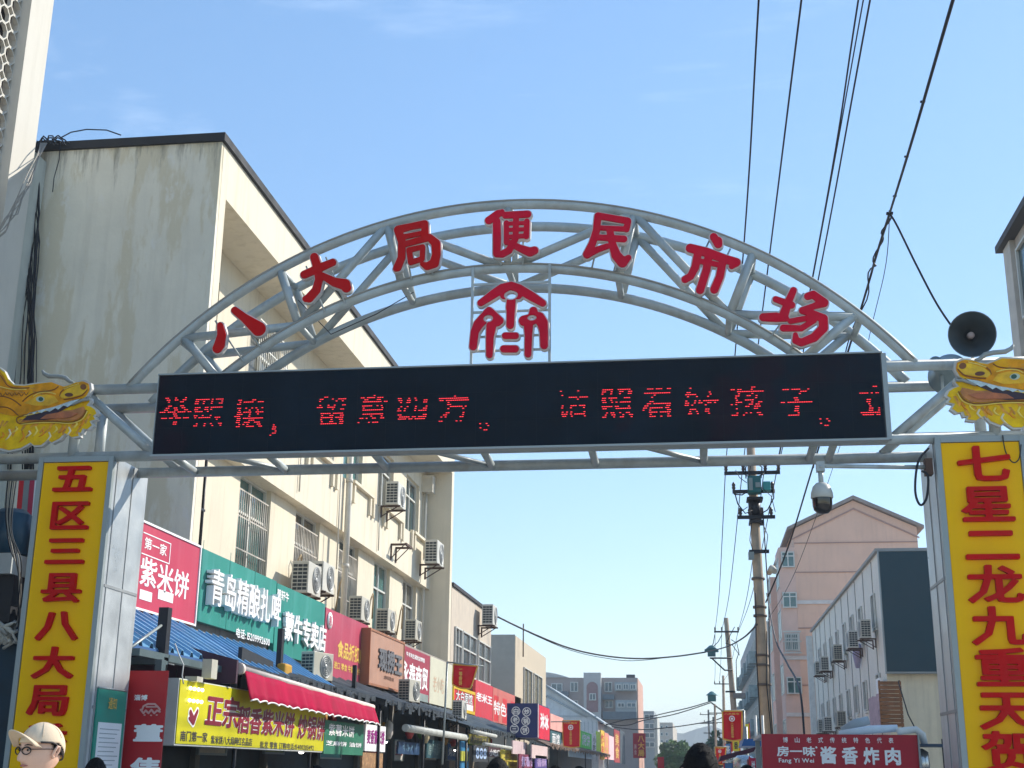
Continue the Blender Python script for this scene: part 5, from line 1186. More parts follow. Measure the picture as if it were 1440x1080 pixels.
wb = thing('office_building', 'two storey off white building with narrow windows and hung outdoor units on the right', 'building', (6, 43.2, 0))
offw = mat('off_white_panels', (.84, .79, .68), .85, var=.06, scale=.7, streak=.3, scol=(.42, .40, .36))
box(6, 22, 43.2, 69, 0, 8.5).build('wall', offw, wb)
box(6.002, 22, 43.14, 43.198, 0, 8.47).build('end_wall', mat('cream_end', (.74, .66, .48), .85, var=.06, streak=.3), wb)
box(5.9, 22, 43.1, 69.1, 8.502, 8.6).build('roof', mat('roof_grey', (.36, .35, .33), .85), wb)
jn = MB()
for k in range(10): jn.box(5.975, 5.998, 45.0 + 2.45 * k, 45.06 + 2.45 * k, .5, 8.45)
jn.build('panel_joint', mat('joint_grey', (.34, .33, .31), .8), wb)
WW_ = [44.6, 48.2, 50.9, 53.6, 56.5, 59.2, 62.0, 64.8]
for i, y in enumerate(WW_):
    for z0, z1 in ((6.2, 7.35), (3.7, 4.75)):
        box(5.93, 5.996, y - .06, y + .82, z0 - .08, z0 - .02).build('sill', offw, wb)
        window(wb, 5.985, y, y + .76, z0, z1, 1, mat('slot_glass', (.03, .04, .045), .2, var=.5), None, 0, nrm=-1)
    if i in (0, 1, 3, 5, 6): ac(5.6, y + .2, 5.85, 'outdoor unit under an upper window of the off white building, number %s from the billboard' % ('one', 'two', '', 'three', '', 'four', 'five')[i], rz=math.pi, s=1.05)
    if i in (3, 5, 6): ac(5.6, y + .3, 3.3, 'outdoor unit under a lower window of the off white building, %s from the billboard' % {3: 'nearest', 5: 'second', 6: 'third'}[i], rz=math.pi, s=1.05)
box(5.7, 5.98, 68.9, 69.3, 0, 8.3).build('corner_pier', mat('pier_white', (.7, .69, .65), .8), wb)
bl = thing('billboard', 'large plain dark teal billboard on the end wall of the off white building', 'billboard', (6.7, 43, 4.6))
box(5.98, 11.5, 42.92, 43.08, 4.66, 8.46).build('panel', mat('billboard_teal', (.008, .045, .065), .7, var=.12, scale=.6), bl)
MB().box(5.95, 11.53, 42.9, 43.1, 4.6, 4.658).box(5.95, 5.978, 42.9, 43.1, 4.66, 8.49).box(5.98, 11.5, 42.9, 43.1, 8.462, 8.5).build('frame', mat('billboard_rim', (.25, .28, .28), .5, .3), bl)
wd = thing('timber_panel', 'brown horizontal plank screen below the dark billboard', 'plank screen', (5.9, 42, 2.9))
pk = MB()
for k in range(11): z = 2.95 + k * .124; pk.box(5.55 + .003 * (k % 3), 6.24, 41.96 - .01 * (k % 2), 42.0, z, z + .11)
pk.build('plank', mat('plank_brown', (.22, .09, .03), .7, var=.35, scale=5), wd); MB().box(5.56, 5.62, 42.001, 42.04, 2.9, 4.33).box(6.17, 6.22, 42.001, 42.04, 2.9, 4.33).build_each('batten', rust, wd)
cl = thing('hung_cloth', 'mottled pink and white cloth hanging beside the plank screen', 'cloth', (5.5, 43, 3))
cm = MB(); vs = []
for j in range(9):
    for i in range(11):
        vs.append((5.75 - .0 * i + .04 * math.sin(i * 2.1), 43.2 + .32 * i, 2.95 + 1.05 * j / 8 + .03 * math.sin(i * 1.3)))
cm.add(vs, [(j * 11 + i, j * 11 + i + 1, j * 11 + i + 12, j * 11 + i + 11) for j in range(8) for i in range(10)], True).build('cloth', mat('cloth_mottled', (.50, .36, .40), .8, var=.2, scale=4, spots=.8, spotcol=(.25, .14, .2)), cl)
box(5.78, 5.84, 43.3, 44.2, 4.02, 4.5).build('hanger_bag', white_p, cl)
tag(MB().tube([(5.86, 49.2, 6.1), (5.84, 49.3, 5.7), (5.86, 49.4, 5.25)], [.13, .16, .08], 8).build('hanging_cloth', mat('cloth_lilac', (.42, .38, .55), .8)), 'lilac cloth hanging under an upper window of the off white building', 'cloth')

pk = thing('apartment_block', 'tall pink block of flats with gable roof and stacked corner bays', 'building', (9, 72, 0))
pinkm = mat('pink_render', (.78, .50, .37), .9, var=.07, scale=.5, streak=.35, scol=(.58, .37, .29), spots=.25, spotcol=(.66, .45, .37))
G = lambda x, y, Y=72: at(x, y, Y=Y)
e0, pkp, e1 = G(1117, 743), G(1203, 703), G(1289, 743); X0 = 5.55; X1 = e1.x; ZE = 14.42; ZP = 15.95; XM = (X0 + X1) / 2
MB().slab([Vector((X0, 72, 0)), Vector((X1, 72, 0)), Vector((X1, 72, ZE)), Vector((XM, 72, ZP)), Vector((X0, 72, ZE))], (0, 14.4, 0)).build('wall', pinkm, pk)
rf = MB().slab([Vector((XM, 71.7, ZP + .04)), Vector((X0 - .35, 71.7, ZE - .1)), Vector((X0 - .35, 71.7, ZE + .06)), Vector((XM, 71.7, ZP + .24))], (0, 15.0, 0)).slab([Vector((XM + .001, 71.7, ZP + .24)), Vector((X1 + .35, 71.7, ZE + .06)), Vector((X1 + .35, 71.7, ZE - .1)), Vector((XM + .001, 71.7, ZP + .04))], (0, 15.0, 0))
rf.build('roof', mat('roof_tile_grey', (.27, .23, .21), .85, var=.2, scale=3), pk)
ln = MB()
for s_ in (-1, 1):
    xe = X0 - .1 if s_ < 0 else X1 + .1
    ln.slab([Vector((XM, 71.93, ZP - .42)), Vector((XM, 71.93, ZP - .5)), Vector((xe, 71.93, ZE - .62)), Vector((xe, 71.93, ZE - .54))][::s_], (0, .068, 0))
for z in (13.6, 12.0, 9.0, 6.0): ln.box(X0, X1, 71.95, 71.998, z, z + .05)
ln.build('string_line', mat('string_rose', (.42, .26, .22), .9), pk)
wl = MB()
for z in (10.3, 7.35, 4.4): wl.box(X0 - .85, X1, 71.93, 71.99, z, z + .2)
wl.build('white_band', mat('band_white', (.66, .60, .56), .8), pk)
bayz = ((11.05, 13.55, 12.3), (8.1, 10.25, 9.95), (5.2, 7.3, 6.7), (2.2, 4.35, 4.0))
for k in range(2):
    y = 72 + 7.2 * k; xw = .86 if k == 0 else .95
    box(X0 - xw, X0 - .004, y + .004, y + 3.0, 1.6, 13.4 if k == 0 else 12.8).build('corner_bay', mat('pink_bay', (.72, .48, .39), .9, var=.06), pk)
def frontwin(a, b, y0, y1, bars=False):
    p, q = G(a, y1, 71.98), G(b, y0, 71.98); f = .06; X0_, X1_, Z0, Z1 = p.x, q.x, p.z, q.z
    m = MB().box(X0_, X1_, 71.84, 71.97, Z0, Z0 + f).box(X0_, X1_, 71.84, 71.97, Z1 - f, Z1)
    for k in range(3): x = X0_ + (X1_ - X0_ - f) * k / 2; m.box(x, x + f, 71.84, 71.97, Z0 + f, Z1 - f)
    m.box(X0_, X1_, 71.85, 71.95, Z0 + (Z1 - Z0) * .68, Z0 + (Z1 - Z0) * .68 + f)
    w_ = m.build('window', frame_w, pk); box(X0_ + .01, X1_ - .01, 71.9, 71.92, Z0 + .01, Z1 - .01).build('pane', gls[0], w_)
    if bars:
        g = MB()
        for k in range(9): x = X0_ + (X1_ - X0_) * k / 8; g.box(x - .02, x + .02, 71.6, 71.64, Z0 - .15, Z1 + .1)
        for z in (Z0 - .15, (Z0 + Z1) / 2, Z1 + .08): g.box(X0_ - .1, X1_ + .1, 71.55, 71.6, z - .03, z + .03)
        g.build('grille', cage, w_)
frontwin(1099, 1116.5, 776, 798); frontwin(1101, 1120, 833, 855); frontwin(1104, 1123, 891, 915, True); frontwin(1107, 1127, 952, 976)
for k in range(2):
    y = 72 + 7.2 * k
    for z0 in (2.7, 5.6, 8.5, 11.3):
        window(pk, X0 - (.87 if k == 0 else .96), y + .3, y + 2.7, z0, z0 + 1.6, 2, gls[0], None, 0, nrm=-1, fd=.025)
        if z0 < 11: window(pk, X0 - .03, y + 3.9, y + 6.2, z0, z0 + 1.6, 2, gls[1], None, 0, nrm=-1, fd=.025)
fg = thing('apartment_block', 'grey block of flats with cluttered balconies behind the nearest utility pole', 'building', (5, 112, 0))
box(5, 18, 109, 150, 0, 13.4).build('body', mat('grey_flats', (.38, .40, .39), .85, var=.15, scale=.5), fg)
rd = random.Random(8)
for k in range(13):
    for z in (2.5, 5.2, 7.9, 10.6):
        y = 109.6 + 3.1 * k; box(4.25 + rd.uniform(0, .3), 4.995, y, y + 2.2, z - .5, z + .45).build('balcony', mat('balcony_%d' % rd.randrange(3), ((.18, .26, .27), (.34, .36, .34), (.12, .17, .18))[rd.randrange(3)], .7, var=.3), fg)
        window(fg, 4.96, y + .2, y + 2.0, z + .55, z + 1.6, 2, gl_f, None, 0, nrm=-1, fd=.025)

# ================================================================ RIGHT STALLS
rs = thing('shop_sign', 'wide red food stall sign with white characters and small latin letters at lower right', 'shop sign', (1.6, 16, 1.5))
a, b = at(1071, 1032, Y=16), at(1290, 1038, Y=16)
box(a.x, b.x, 16, 16.1, 1.45, a.z).build('panel', mat('deep_red_board', (.42, .008, .025), .5, var=.08), rs)
box(b.x + .001, b.x + .02, 15.98, 16.1, 1.45, a.z).build('edge', frame_g, rs)
def rp(s, xl, yt, yb, xr, bold=.02, **k): return pxr(s, xl, yt, yb, xr, white_p, bold, rs, Y=15.994, **k)
for i, ch in enumerate('博山老式传统特色代表'): xc = 1104.5 + i * 16.5; rp(ch, xc - 3.6, 1036.5 + .1 * i, 1044.3 + .1 * i, xc + 3.6, .012)
rp('房一味', 1092, 1049, 1064, 1147, .028); rp('Fang Yi Wei', 1095, 1066, 1074.5, 1145, .02)
for i, ch in enumerate('酱香炸肉'): xc = 1165 + i * 30.2; rp(ch, xc - 12, 1049.5 + .6 * i, 1074.5 + .6 * i, xc + 12, .032)
MB().lathe([(0, 0), (.012, 0)], (at(1148, 1051, Y=15.99).x - 1.6, -.008, at(1148, 1051, Y=15.99).z - 1.5), (0, -1, 0), 10).build('dot', white_p, rs, local=True)
st = thing('food_stall', 'food stall under the red sign with white folded awning on its roof', 'stall', (1.7, 16.8, 0))
box(a.x + .02, b.x - .02, 16.12, 17.9, 0, .95).build('counter', mat('counter_white', (.5, .5, .48), .5), st)
MB().box(a.x, a.x + .06, 16.12, 16.18, .95, 1.99).box(b.x - .06, b.x, 16.12, 16.18, .95, 1.99).box(a.x, a.x + .06, 17.84, 17.9, .95, 1.99).box(b.x - .06, b.x, 17.84, 17.9, .95, 1.99).build_each('post', frame_g, st)
box(a.x - .02, b.x + .02, 16.11, 17.95, 1.985, 2.02).build('roof', mat('roof_pale', (.55, .57, .57), .5), st)
tag(MB().tube([at(1180, 1031, Y=16.6), at(1225, 1026, Y=16.6), at(1262, 1024, Y=16.6)], [.03, .05, .042], 10).build('rolled_awning', mat('roll_bluewhite', (.62, .68, .72), .5, var=.1)), 'rolled white awning lying along the top of the red food stall', 'awning roll')
tag(MB().tube([at(1183, 1026, Y=17.0), at(1203, 1018, Y=17.0), at(1222, 1013, Y=17.0)], [.03, .06, .05], 8).build('folded_tarpaulin', mat('fold_grey', (.36, .40, .42), .6, var=.2)), 'grey folded tarpaulin heaped behind the rolled white awning', 'tarpaulin')
tag(MB().tube([at(1262, 1030, Y=16.5), at(1268, 1028, Y=16.5), at(1276, 1027, Y=16.5), at(1288, 1026, Y=16.5), at(1297, 1033, Y=16.5), at(1300, 1048, Y=16.5)], .042, 12).build('exhaust_duct', mat('duct_white', (.66, .66, .62), .45)), 'white bent exhaust duct at the right end of the red stall sign', 'duct')
sd_ = thing('equipment_rack', 'dark metal rack with steel vessel between the red sign and the right pillar', 'rack', (2.55, 16.4, 0))
for z in (1.2, 1.55, 1.9): box(2.45, 2.95, 16.2, 16.8, z, z + .03).build('shelf', mat('rack_navy', (.03, .06, .1), .5), sd_)
MB().box(2.45, 2.48, 16.2, 16.23, 0, 2.0).box(2.92, 2.95, 16.2, 16.23, 0, 2.0).box(2.45, 2.48, 16.77, 16.8, 0, 2.0).box(2.92, 2.95, 16.77, 16.8, 0, 2.0).build_each('post', black_m, sd_)
MB().lathe([(.0, 1.58), (.1, 1.58), (.11, 1.7), (.1, 1.84), (.04, 1.88), (0, 1.88)], (2.6, 16.45, 0), (0, 0, 1), 18).build('vessel', mat('vessel_steel', (.5, .52, .52), .25, .8), sd_)
# awnings of stalls further along on the right
def slab_awn(label, pts, Y, m, th=.05, depth=2.0, name='stall_awning'):
    return tag(MB().slab([at(*p, Y=Y) for p in pts], (0, depth, 0)).build(name, m), label, 'awning')
slab_awn('flat blue awning between the large pennant and the red stall sign', ((1043, 1049), (1074, 1049), (1074, 1039), (1046, 1039)), 22, mat('awning_azure', (.02, .12, .34), .5, var=.15))
slab_awn('sloping dark maroon awning below the blue awning', ((1011, 1071), (1060, 1057), (1064, 1050), (1014, 1063)), 20, mat('awning_maroon', (.06, .012, .03), .6, var=.3))
slab_awn('thin pale frame edge of the sloping maroon awning', ((1016, 1073), (1052, 1065), (1052, 1063.5), (1016, 1071)), 19.9, frame_w, depth=.1, name='frame_edge')
for x, y0 in ((1049, 1022), (1062, 1006), (1072, 1006)):
    tag(MB().tube([(at(x, y0, Y=24).x, 24, 0), (at(x, y0, Y=24).x, 24, at(x, y0, Y=24).z)], .025, 6).build('stall_post', frame_w if x > 1050 else frame_g), {1049: 'thin grey post through the blue awning', 1062: 'left white post of the pair beside the nearest utility pole', 1072: 'right white post of the pair touching the nearest utility pole'}[x], 'post')
def card(label, xl, yt, xr, yb, Y, m, txt=None, tm=white_p, cat='stall sign', th=.05):
    p, q = at(xl, yt, Y=Y), at(xr, yb, Y=Y); r = thing('stall_sign', label, cat, ((p.x + q.x) / 2, Y, q.z)); W, H = q.x - p.x, p.z - q.z
    box(-W / 2, W / 2, 0, th, 0, H).build('panel', m, r, local=True)
    MB().box(-W / 2 - .02, -W / 2, -.01, th, -.02, H + .02).box(W / 2, W / 2 + .02, -.01, th, -.02, H + .02).build('edge', bred, r, local=True)
    if txt: letters(txt, -W * .32, W * .32, H * .15, H * .85, -.006, tm, r, .02)
    return r
card('yellow hanging sign with red edges just right of the largest pennant', 1045, 1018, 1054, 1038, 34, mat('sign_lemon', (.7, .6, .02), .5), '烤\n饼', mat('sign_leaf', (.05, .3, .05), .5))
card('yellow lantern shaped sign under the largest pennant', 1030, 1041, 1040, 1056, 34, mat('sign_lemon2', (.66, .6, .03), .5), '香', ink)
card('blue stall sign beside the small red pennant', 1020, 1046, 1028, 1062, 38, mat('sign_blue', (.06, .2, .4), .5, var=.3), '茶', white_p)
card('blue and white poster under the maroon awning', 1019, 1073, 1031, 1084, 20, mat('sign_blue2', (.1, .25, .5), .5, var=.4))
card('crimson cloth sign left of the red stall sign', 1055, 1066, 1064, 1092, 19, mat('sign_crimson', (.6, .02, .08), .5), '饼', white_p)
tag(MB().lathe([(0, .0), (.14, .0), (.16, .06), (.16, .2), (.1, .26), (0, .27)], (at(1048, 1082, Y=19).x, 19.2, 1.55), (0, 0, 1), 16).build('steel_pot', mat('vessel_steel', (.5, .52, .52), .25, .8)), 'steel pot on the stall under the maroon awning', 'pot')
tag(box(.55, 1.0, 18.6, 19.8, 0, 1.54).build('stall_cabinet', mat('cab_dark', (.05, .055, .06), .6), bevel=.02), 'dark stall cabinet under the maroon awning on the right', 'cabinet')

# ================================================================ UTILITY POLES
def pole(label, base, top, r0, r1, arms, lean_box=None, extra=None):
    root = thing('utility_pole', label, 'utility pole', base, 0, None)
    B, T = Vector(base), Vector(top); MB().tube([B, B.lerp(T, .5), T], [r0, (r0 + r1) / 2, r1], 14).build('mast', wood_pole, root)
    for z, x0, x1, ins in arms:
        t = (z - B.z) / (T.z - B.z); p = B.lerp(T, t); y = p.y - r0 - .03
        m = MB().box(x0, x1, y - .035, y + .035, z - .035, z + .035); a_ = m.build('crossarm', black_m, root)
        if ins:
            im = MB()
            for x in ins: im.lathe([(.022, 0), (.045, .05), (.03, .08), (.045, .11), (.02, .17), (0, .18)], (x, y, z + .036), (0, 0, 1), 10)
            im.build_each('insulator', mat('insulator_dark', (.07, .05, .05), .35), a_)
    return root
P1b, P1t = (1.455, 28, 0), (1.335, 28, 8.5)
p1 = pole('nearest and tallest utility pole with teal transformer box, in front of the pink flats', P1b, P1t, .14, .09,
          [(7.79, .74, 1.93, (.78, 1.15, 1.62, 1.9)), (7.38, .9, 1.8, (.93, 1.75)), (6.82, .98, 1.78, (1.05, 1.25, 1.5, 1.7)), (6.08, 1.2, 1.62, None)])
z1, z2 = 7.30, 7.66
box(1.22, 1.50, 27.5, 27.82, z1, z2).build('transformer_box', teal_box, p1, bevel=.02); box(1.54, 1.70, 27.55, 27.8, z1 + .05, z2 - .12).build('transformer_box', mat('teal_light', (.04, .30, .30), .5, var=.2), p1, bevel=.015)
MB().tube([(1.37, 28, 6.78), (1.36, 28, 7.26)], .132, 14).box(1.2, 1.54, 27.75, 28.2, 7.2, 7.25).box(1.23, 1.54, 27.75, 28.2, 6.7, 6.75).build('black_sleeve', black_m, p1)
bd = MB()
for z in (5.5, 4.9, 4.72, 3.9, 3.7, 3.3): bd.tube([(1.45 - .014 * z, 28, z), (1.45 - .014 * z, 28, z + .05)], .152 - .004 * z + .012, 14)
bd.build_each('band', mat('band_rust', (.16, .13, .11), .7, .3), p1)
MB().tube([(1.6, 27.9, 5.62), (1.66, 27.75, 5.7), (1.7, 27.6, 5.62)], [.05, .08, .06], 10).build('lamp_head', mat('lamp_cream', (.5, .46, .38), .5), p1)
jw = MB()
for pts in (((.95, 27.8, 7.34), (1.0, 27.75, 7.1), (1.15, 27.7, 6.88), (1.3, 27.75, 6.95)), ((1.78, 27.8, 7.5), (1.76, 27.7, 7.2), (1.62, 27.7, 6.95), (1.45, 27.7, 6.85)), ((.93, 27.8, 7.32), (1.1, 27.7, 7.28), (1.25, 27.6, 7.36)), ((1.15, 27.8, 7.8), (1.2, 27.7, 7.7), (1.3, 27.6, 7.66)), ((1.62, 27.8, 7.8), (1.55, 27.7, 7.72), (1.45, 27.6, 7.66)), ((1.52, 27.7, 7.0), (1.56, 27.8, 5.0), (1.5, 27.8, 3.0), (1.56, 27.8, 1.0)), ((1.3, 27.8, 5.2), (1.26, 27.82, 4.0), (1.29, 27.8, 1.5)), ((1.5, 27.8, 4.4), (1.44, 27.8, 3.4), (1.5, 27.82, 2.2))):
    jw.tube(pts, .014, 5)
for pts in (((1.2, 27.5, 7.5), (1.05, 27.5, 7.62), (.98, 27.6, 7.8)), ((1.25, 27.5, 7.64), (1.3, 27.45, 7.9), (1.62, 27.6, 7.95)), ((1.5, 27.5, 7.4), (1.7, 27.5, 7.2), (1.78, 27.7, 6.9)), ((1.2, 27.6, 7.0), (1.0, 27.6, 6.86), (.98, 27.8, 6.84)), ((1.28, 27.75, 6.7), (1.22, 27.7, 6.3), (1.3, 27.75, 6.0)), ((1.5, 27.75, 6.7), (1.6, 27.7, 6.4), (1.55, 27.75, 6.08))): jw.tube(pts, .009, 5)
jw.build('jumper_cable', wire_m, p1)
MB().box(1.24, 1.32, 27.46, 27.498, 7.34, 7.6).box(1.38, 1.48, 27.46, 27.498, 7.4, 7.5).build_each('fuse_box', mat('fuse_grey', (.25, .3, .3), .5), p1)
box(1.18, 1.30, 27.72, 27.84, 5.9, 6.06).build('small_box', mat('fuse_grey', (.25, .3, .3)), p1)
MB().tube([(1.20, 27.8, 7.66), (1.20, 27.8, 7.9), (1.28, 27.9, 8.05)], .014, 5).tube([(1.52, 27.8, 7.66), (1.55, 27.8, 7.9), (1.42, 27.9, 8.05)], .014, 5).build_each('stay', black_m, p1)
Y2 = 58.0; q = lambda x, y: at(x, y, Y=Y2)
b2_, t2_ = q(1034, 978), q(1021, 869)
p2 = pole('second utility pole with a teal junction box on a braced bracket', (b2_.x + .12, Y2, 0), (t2_.x, Y2, t2_.z), .16, .1, [(q(1020, 889).z, q(1004, 889).x, q(1039, 889).x, (q(1005.5, 889).x, q(1015, 889).x, q(1038, 889).x)), (q(1028, 973).z, q(1020, 973).x, q(1034, 973).x, None)])
c0, c1, c2 = q(998, 926), q(1029, 926), q(1019, 943)
MB().tube([(c0.x, Y2 - .2, c0.z), (c1.x, Y2 - .2, c1.z)], .035, 6).tube([(c0.x + .08, Y2 - .2, c0.z), (c2.x, Y2 - .2, c2.z), (q(1030, 942).x, Y2 - .2, c2.z)], .035, 6).build('bracket', black_m, p2)
jb = q(1000.5, 917); g = MB().box(jb.x - .17, jb.x + .17, Y2 - .4, Y2 - .05, jb.z - .2, jb.z + .12).lathe([(.25, .12), (.08, .26), (0, .28)], (jb.x, Y2 - .22, jb.z), (0, 0, 1), 8).box(jb.x - .3, jb.x + .3, Y2 - .35, Y2 - .1, jb.z - .02, jb.z + .1); g.build('junction_box', teal_box, p2, bevel=.01)
box(q(1031, 978).x, q(1048, 978).x, Y2 - .3, Y2 + .3, q(1031, 982).z, q(1031, 975).z).build('platform', mat('platform_grey', (.24, .23, .21), .7), p2)
jw = MB()
for pts in (((1005, 893), (1003, 905), (1000, 912)), ((1015, 893), (1010, 903), (1002, 911)), ((1028, 900), (1036, 905), (1039, 918), (1035, 930), (1036, 970)), ((1020, 905), (1030, 908), (1040, 922)), ((1033, 882), (1026, 895), (1022, 904))): jw.tube([q(*p) + Vector((0, -.2, 0)) for p in pts], .018, 5)
jw.build('jumper_cable', wire_m, p2)
Y3 = 95.0; q3 = lambda x, y: at(x, y, Y=Y3); b3_, t3_ = q3(1018, 1060), q3(1017, 950)
p3 = pole('third utility pole, thin and dark, beside the largest pennant', (b3_.x, Y3, 0), (t3_.x, Y3, t3_.z), .13, .09, [(q3(1017, 962).z, q3(1004, 962).x, q3(1025, 962).x, (q3(1005, 962).x, q3(1012, 962).x)), (q3(1018, 1003).z, q3(997, 1003).x, q3(1020, 1003).x, None)])
Y4 = 92.0; q4 = lambda x, y: at(x, y, Y=Y4); t4 = q4(1005, 990)
p4 = pole('dark post with a teal box on top, between third pole and the tree', (q4(1007, 1060).x, Y4, 0), (t4.x, Y4, t4.z), .08, .07, [])
jb = q4(1001, 981); MB().box(jb.x - .28, jb.x + .28, Y4 - .2, Y4 + .2, jb.z - .25, jb.z + .15).lathe([(.42, .15), (.1, .4), (0, .42)], (jb.x, Y4, jb.z), (0, 0, 1), 8).build('junction_box', teal_box, p4)
MB().tube([(q4(1000, 988).x, Y4, q4(1000, 988).z), (q4(1015, 999).x, Y4, q4(1015, 999).z)], .05, 6).build('bracket', black_m, p4)
for i, (x, y, Y, lab) in enumerate(((996, 998, 140, 'faint far utility pole just right of the tree'), (1003, 1008, 120, 'faint far utility pole right behind the dark post'))):
    t = at(x, y, Y=Y); pole(lab, (t.x, Y, 0), (t.x, Y, t.z), .11, .09, [(t.z - .5, t.x - .9, t.x + .9, (t.x - .8, t.x + .8)), (t.z - 1.4, t.x - .9, t.x + .9, None)])

# ================================================================ WIRES
def cr(P, n=10):
    out = []
    for i in range(len(P) - 1):
        a, b, c, d = P[max(i - 1, 0)], P[i], P[i + 1], P[min(i + 2, len(P) - 1)]
        for k in range(n): t = k / n; out.append(.5 * ((2 * b) + (c - a) * t + (2 * a - 5 * b + 4 * c - d) * t * t + (3 * b - a - 3 * c + d) * t ** 3))
    return out + [P[-1]]
def wire(label, P, r, name='overhead_wire', group='overhead wires along the street', m=wire_m):
    return tag(MB().tube(cr([Vector(p) for p in P]), r, 5).build(name, m), label, 'wire', group)
ZA = 7.99
for k, (x, pxs) in enumerate(((.78, ((1067, 0), (1047, 333))), (1.15, ((1127, 0), (1082, 360))), (1.88, ((1207, 0), (1162, 284))), (1.90, ((1214, 0), (1160, 300))), (1.92, ((1223.5, 0), (1151, 391))))):
    p0 = at(*pxs[0], X=x); p1_ = at(*pxs[1], X=x)
    far_ = Vector((x, 27.83, ZA)); back = p0 + (p0 - p1_) * 1.6; back.x = x
    wire(('leftmost overhead wire, running steeply up over the arch', 'second overhead wire from the left, over the arch', 'left wire of the close trio over the character on the right of the arch', 'middle wire of the close trio over the right side of the arch', 'right wire of the close trio over the right side of the arch')[k], [back, p0, p1_, far_], .0105 if k != 3 else .008)
for k, (x0, x1, px0, px1) in enumerate(((.78, q(1005.5, 887).x, (1029, 740), (1012, 860)), (1.15, q(1015, 887).x, (1040, 740), (1018, 860)), (1.62, q(1038, 887).x, (1058, 780), (1045, 850)), (1.9, q(1038, 887).x + .03, (1063, 780), (1041, 870)))):
    a = Vector((x0, 27.83, ZA)); b = Vector((x1, Y2 - .2, q(1005, 887).z)); mid = a.lerp(b, .5); mid.z -= .55
    wire(('leftmost wire', 'second wire', 'third wire', 'fourth wire')[k] + ' between the nearest pole and the second pole', [a, mid, b], .011)
    c = Vector((q3(1005 + 6 * k, 960).x, Y3 - .2, q3(1005, 958).z)); mid = b.lerp(c, .5); mid.z -= .5
    if k < 3: wire(('leftmost wire', 'middle wire', 'rightmost wire')[k] + ' between the second and third poles', [b, mid, c], .012)
# thick bundle to the first pole with a branch to the horn
J = at(1251, 300, Y=13.4); t0 = at(1340, 0, Y=7.6)
wire('thick cable coming in at top right above the horn loudspeaker', [t0 + (t0 - J) * .8, t0, J.lerp(t0, .5) + Vector((0, 0, -.02)), J], .013, 'service_cable', 'service cables')
dn = [J, at(1232, 360, Y=15.3), at(1211, 433, Y=17.5), at(1142, 660, Y=23.5), at(1108, 770, Y=25.8), Vector((1.5, 27.8, 5.0))]
wire('twisted cable falling from the branch point towards the nearest pole', dn, .016, 'service_cable', 'service cables')
tw_ = cr([Vector(p) for p in dn[:4]], 12); tw_ = [p + Vector((.035 * math.sin(i * .9), 0, .03 * math.cos(i * .7))) for i, p in enumerate(tw_)]
tag(MB().tube(tw_, .010, 5).build('service_cable', wire_m), 'loose strand winding around the twisted cable below the branch point', 'wire', 'service cables')
wire('thin grey strand hanging beside the twisted cable', [J, at(1246, 370, Y=15), at(1229, 445, Y=17), at(1190, 600, Y=20), at(1120, 800, Y=25), Vector((1.5, 27.8, 4.6))], .005, 'service_cable', 'service cables')
wire('cable branching down to the horn loudspeaker', [J, at(1262, 318, Y=13.3), at(1290, 375, Y=13.2), at(1318, 428, Y=13.1), Vector((hp.x - .1, 13.2, hp.z + .12))], .012, 'service_cable', 'service cables')
ck = MB()
for t in (.35, .62, .87): p = t0.lerp(J, t); ck.box(p.x - .02, p.x + .02, p.y - .01, p.y + .01, p.z - .006, p.z + .006)
ck.box(J.x - .035, J.x + .035, J.y - .02, J.y + .02, J.z - .012, J.z + .01); tag(ck.build('cable_clip', black_m), 'small clips tied along the thick cable at top right', 'clips')
wire('black cable slanting down from the nearest pole to the red stall sign', [Vector((1.53, 27.85, 5.2)), at(1090, 897, Y=24), at(1107, 933, Y=20), at(1124, 968, Y=17), at(1131, 1034, Y=16.4)], .014, 'service_cable', 'service cables')
S0 = Vector((FX + .35, 49.3, 7.15)); S1 = at(992, 917, Y=Y2 - .3); S2 = Vector((1.3, 27.9, 4.55))
mids = [at(x, y, Y=49.3 + (Y2 - 49.6) * (x - 692) / 300) for x, y in ((745, 889), (800, 911), (850, 922), (900, 926), (950, 923))]
wire('black cable sagging right across the street from the cream building to the second pole', [S0] + mids + [S1], .035, 'street_cable', 'cables slung across the street')
wire('thin companion strand just below the sagging street cable', [mids[0] + Vector((0, 0, -.03)), mids[1] + Vector((0, 0, -.07)), mids[2] + Vector((0, 0, -.09)), mids[3] + Vector((0, 0, -.08)), S1], .014, 'street_cable', 'cables slung across the street')
wire('cable rising from the second pole junction box to the nearest pole', [S1, at(1020, 910, Y=45), at(1045, 897, Y=34), S2], .022, 'street_cable', 'cables slung across the street')
for k, (pts, lab) in enumerate(((((845, 935), (870, 932), (905, 927), (950, 917), (1000, 988 - 70 + 0), (1004, 985)), 'upper cable of the far pair crossing low over the street'), (((800, 1016), (840, 1017), (880, 1020), (905, 1013), (950, 1004), (1000, 988)), 'cable dipping behind the hanging red pennant and up to the dark post'), (((860, 1022), (900, 1026), (950, 1022), (1000, 1014), (1018, 1008)), 'lowest cable crossing the far end of the street'))):
    if k == 0: pts = ((850, 1020), (880, 1012), (905, 1010), (935, 1003), (970, 995), (1000, 986))
    wire(lab, [at(x, y, Y=Y4 - .3 + .4 * k) for x, y in pts], .035, 'street_cable', 'cables slung across the street')
tag(MB().tube([at(1263, 958, Y=40), at(1277, 1005, Y=40), at(1290, 1030, Y=40)], .02, 5).build('guy_wire', wire_m), 'thin wire slanting down beside the brown plank screen', 'wire')
HAZE = 0.0010

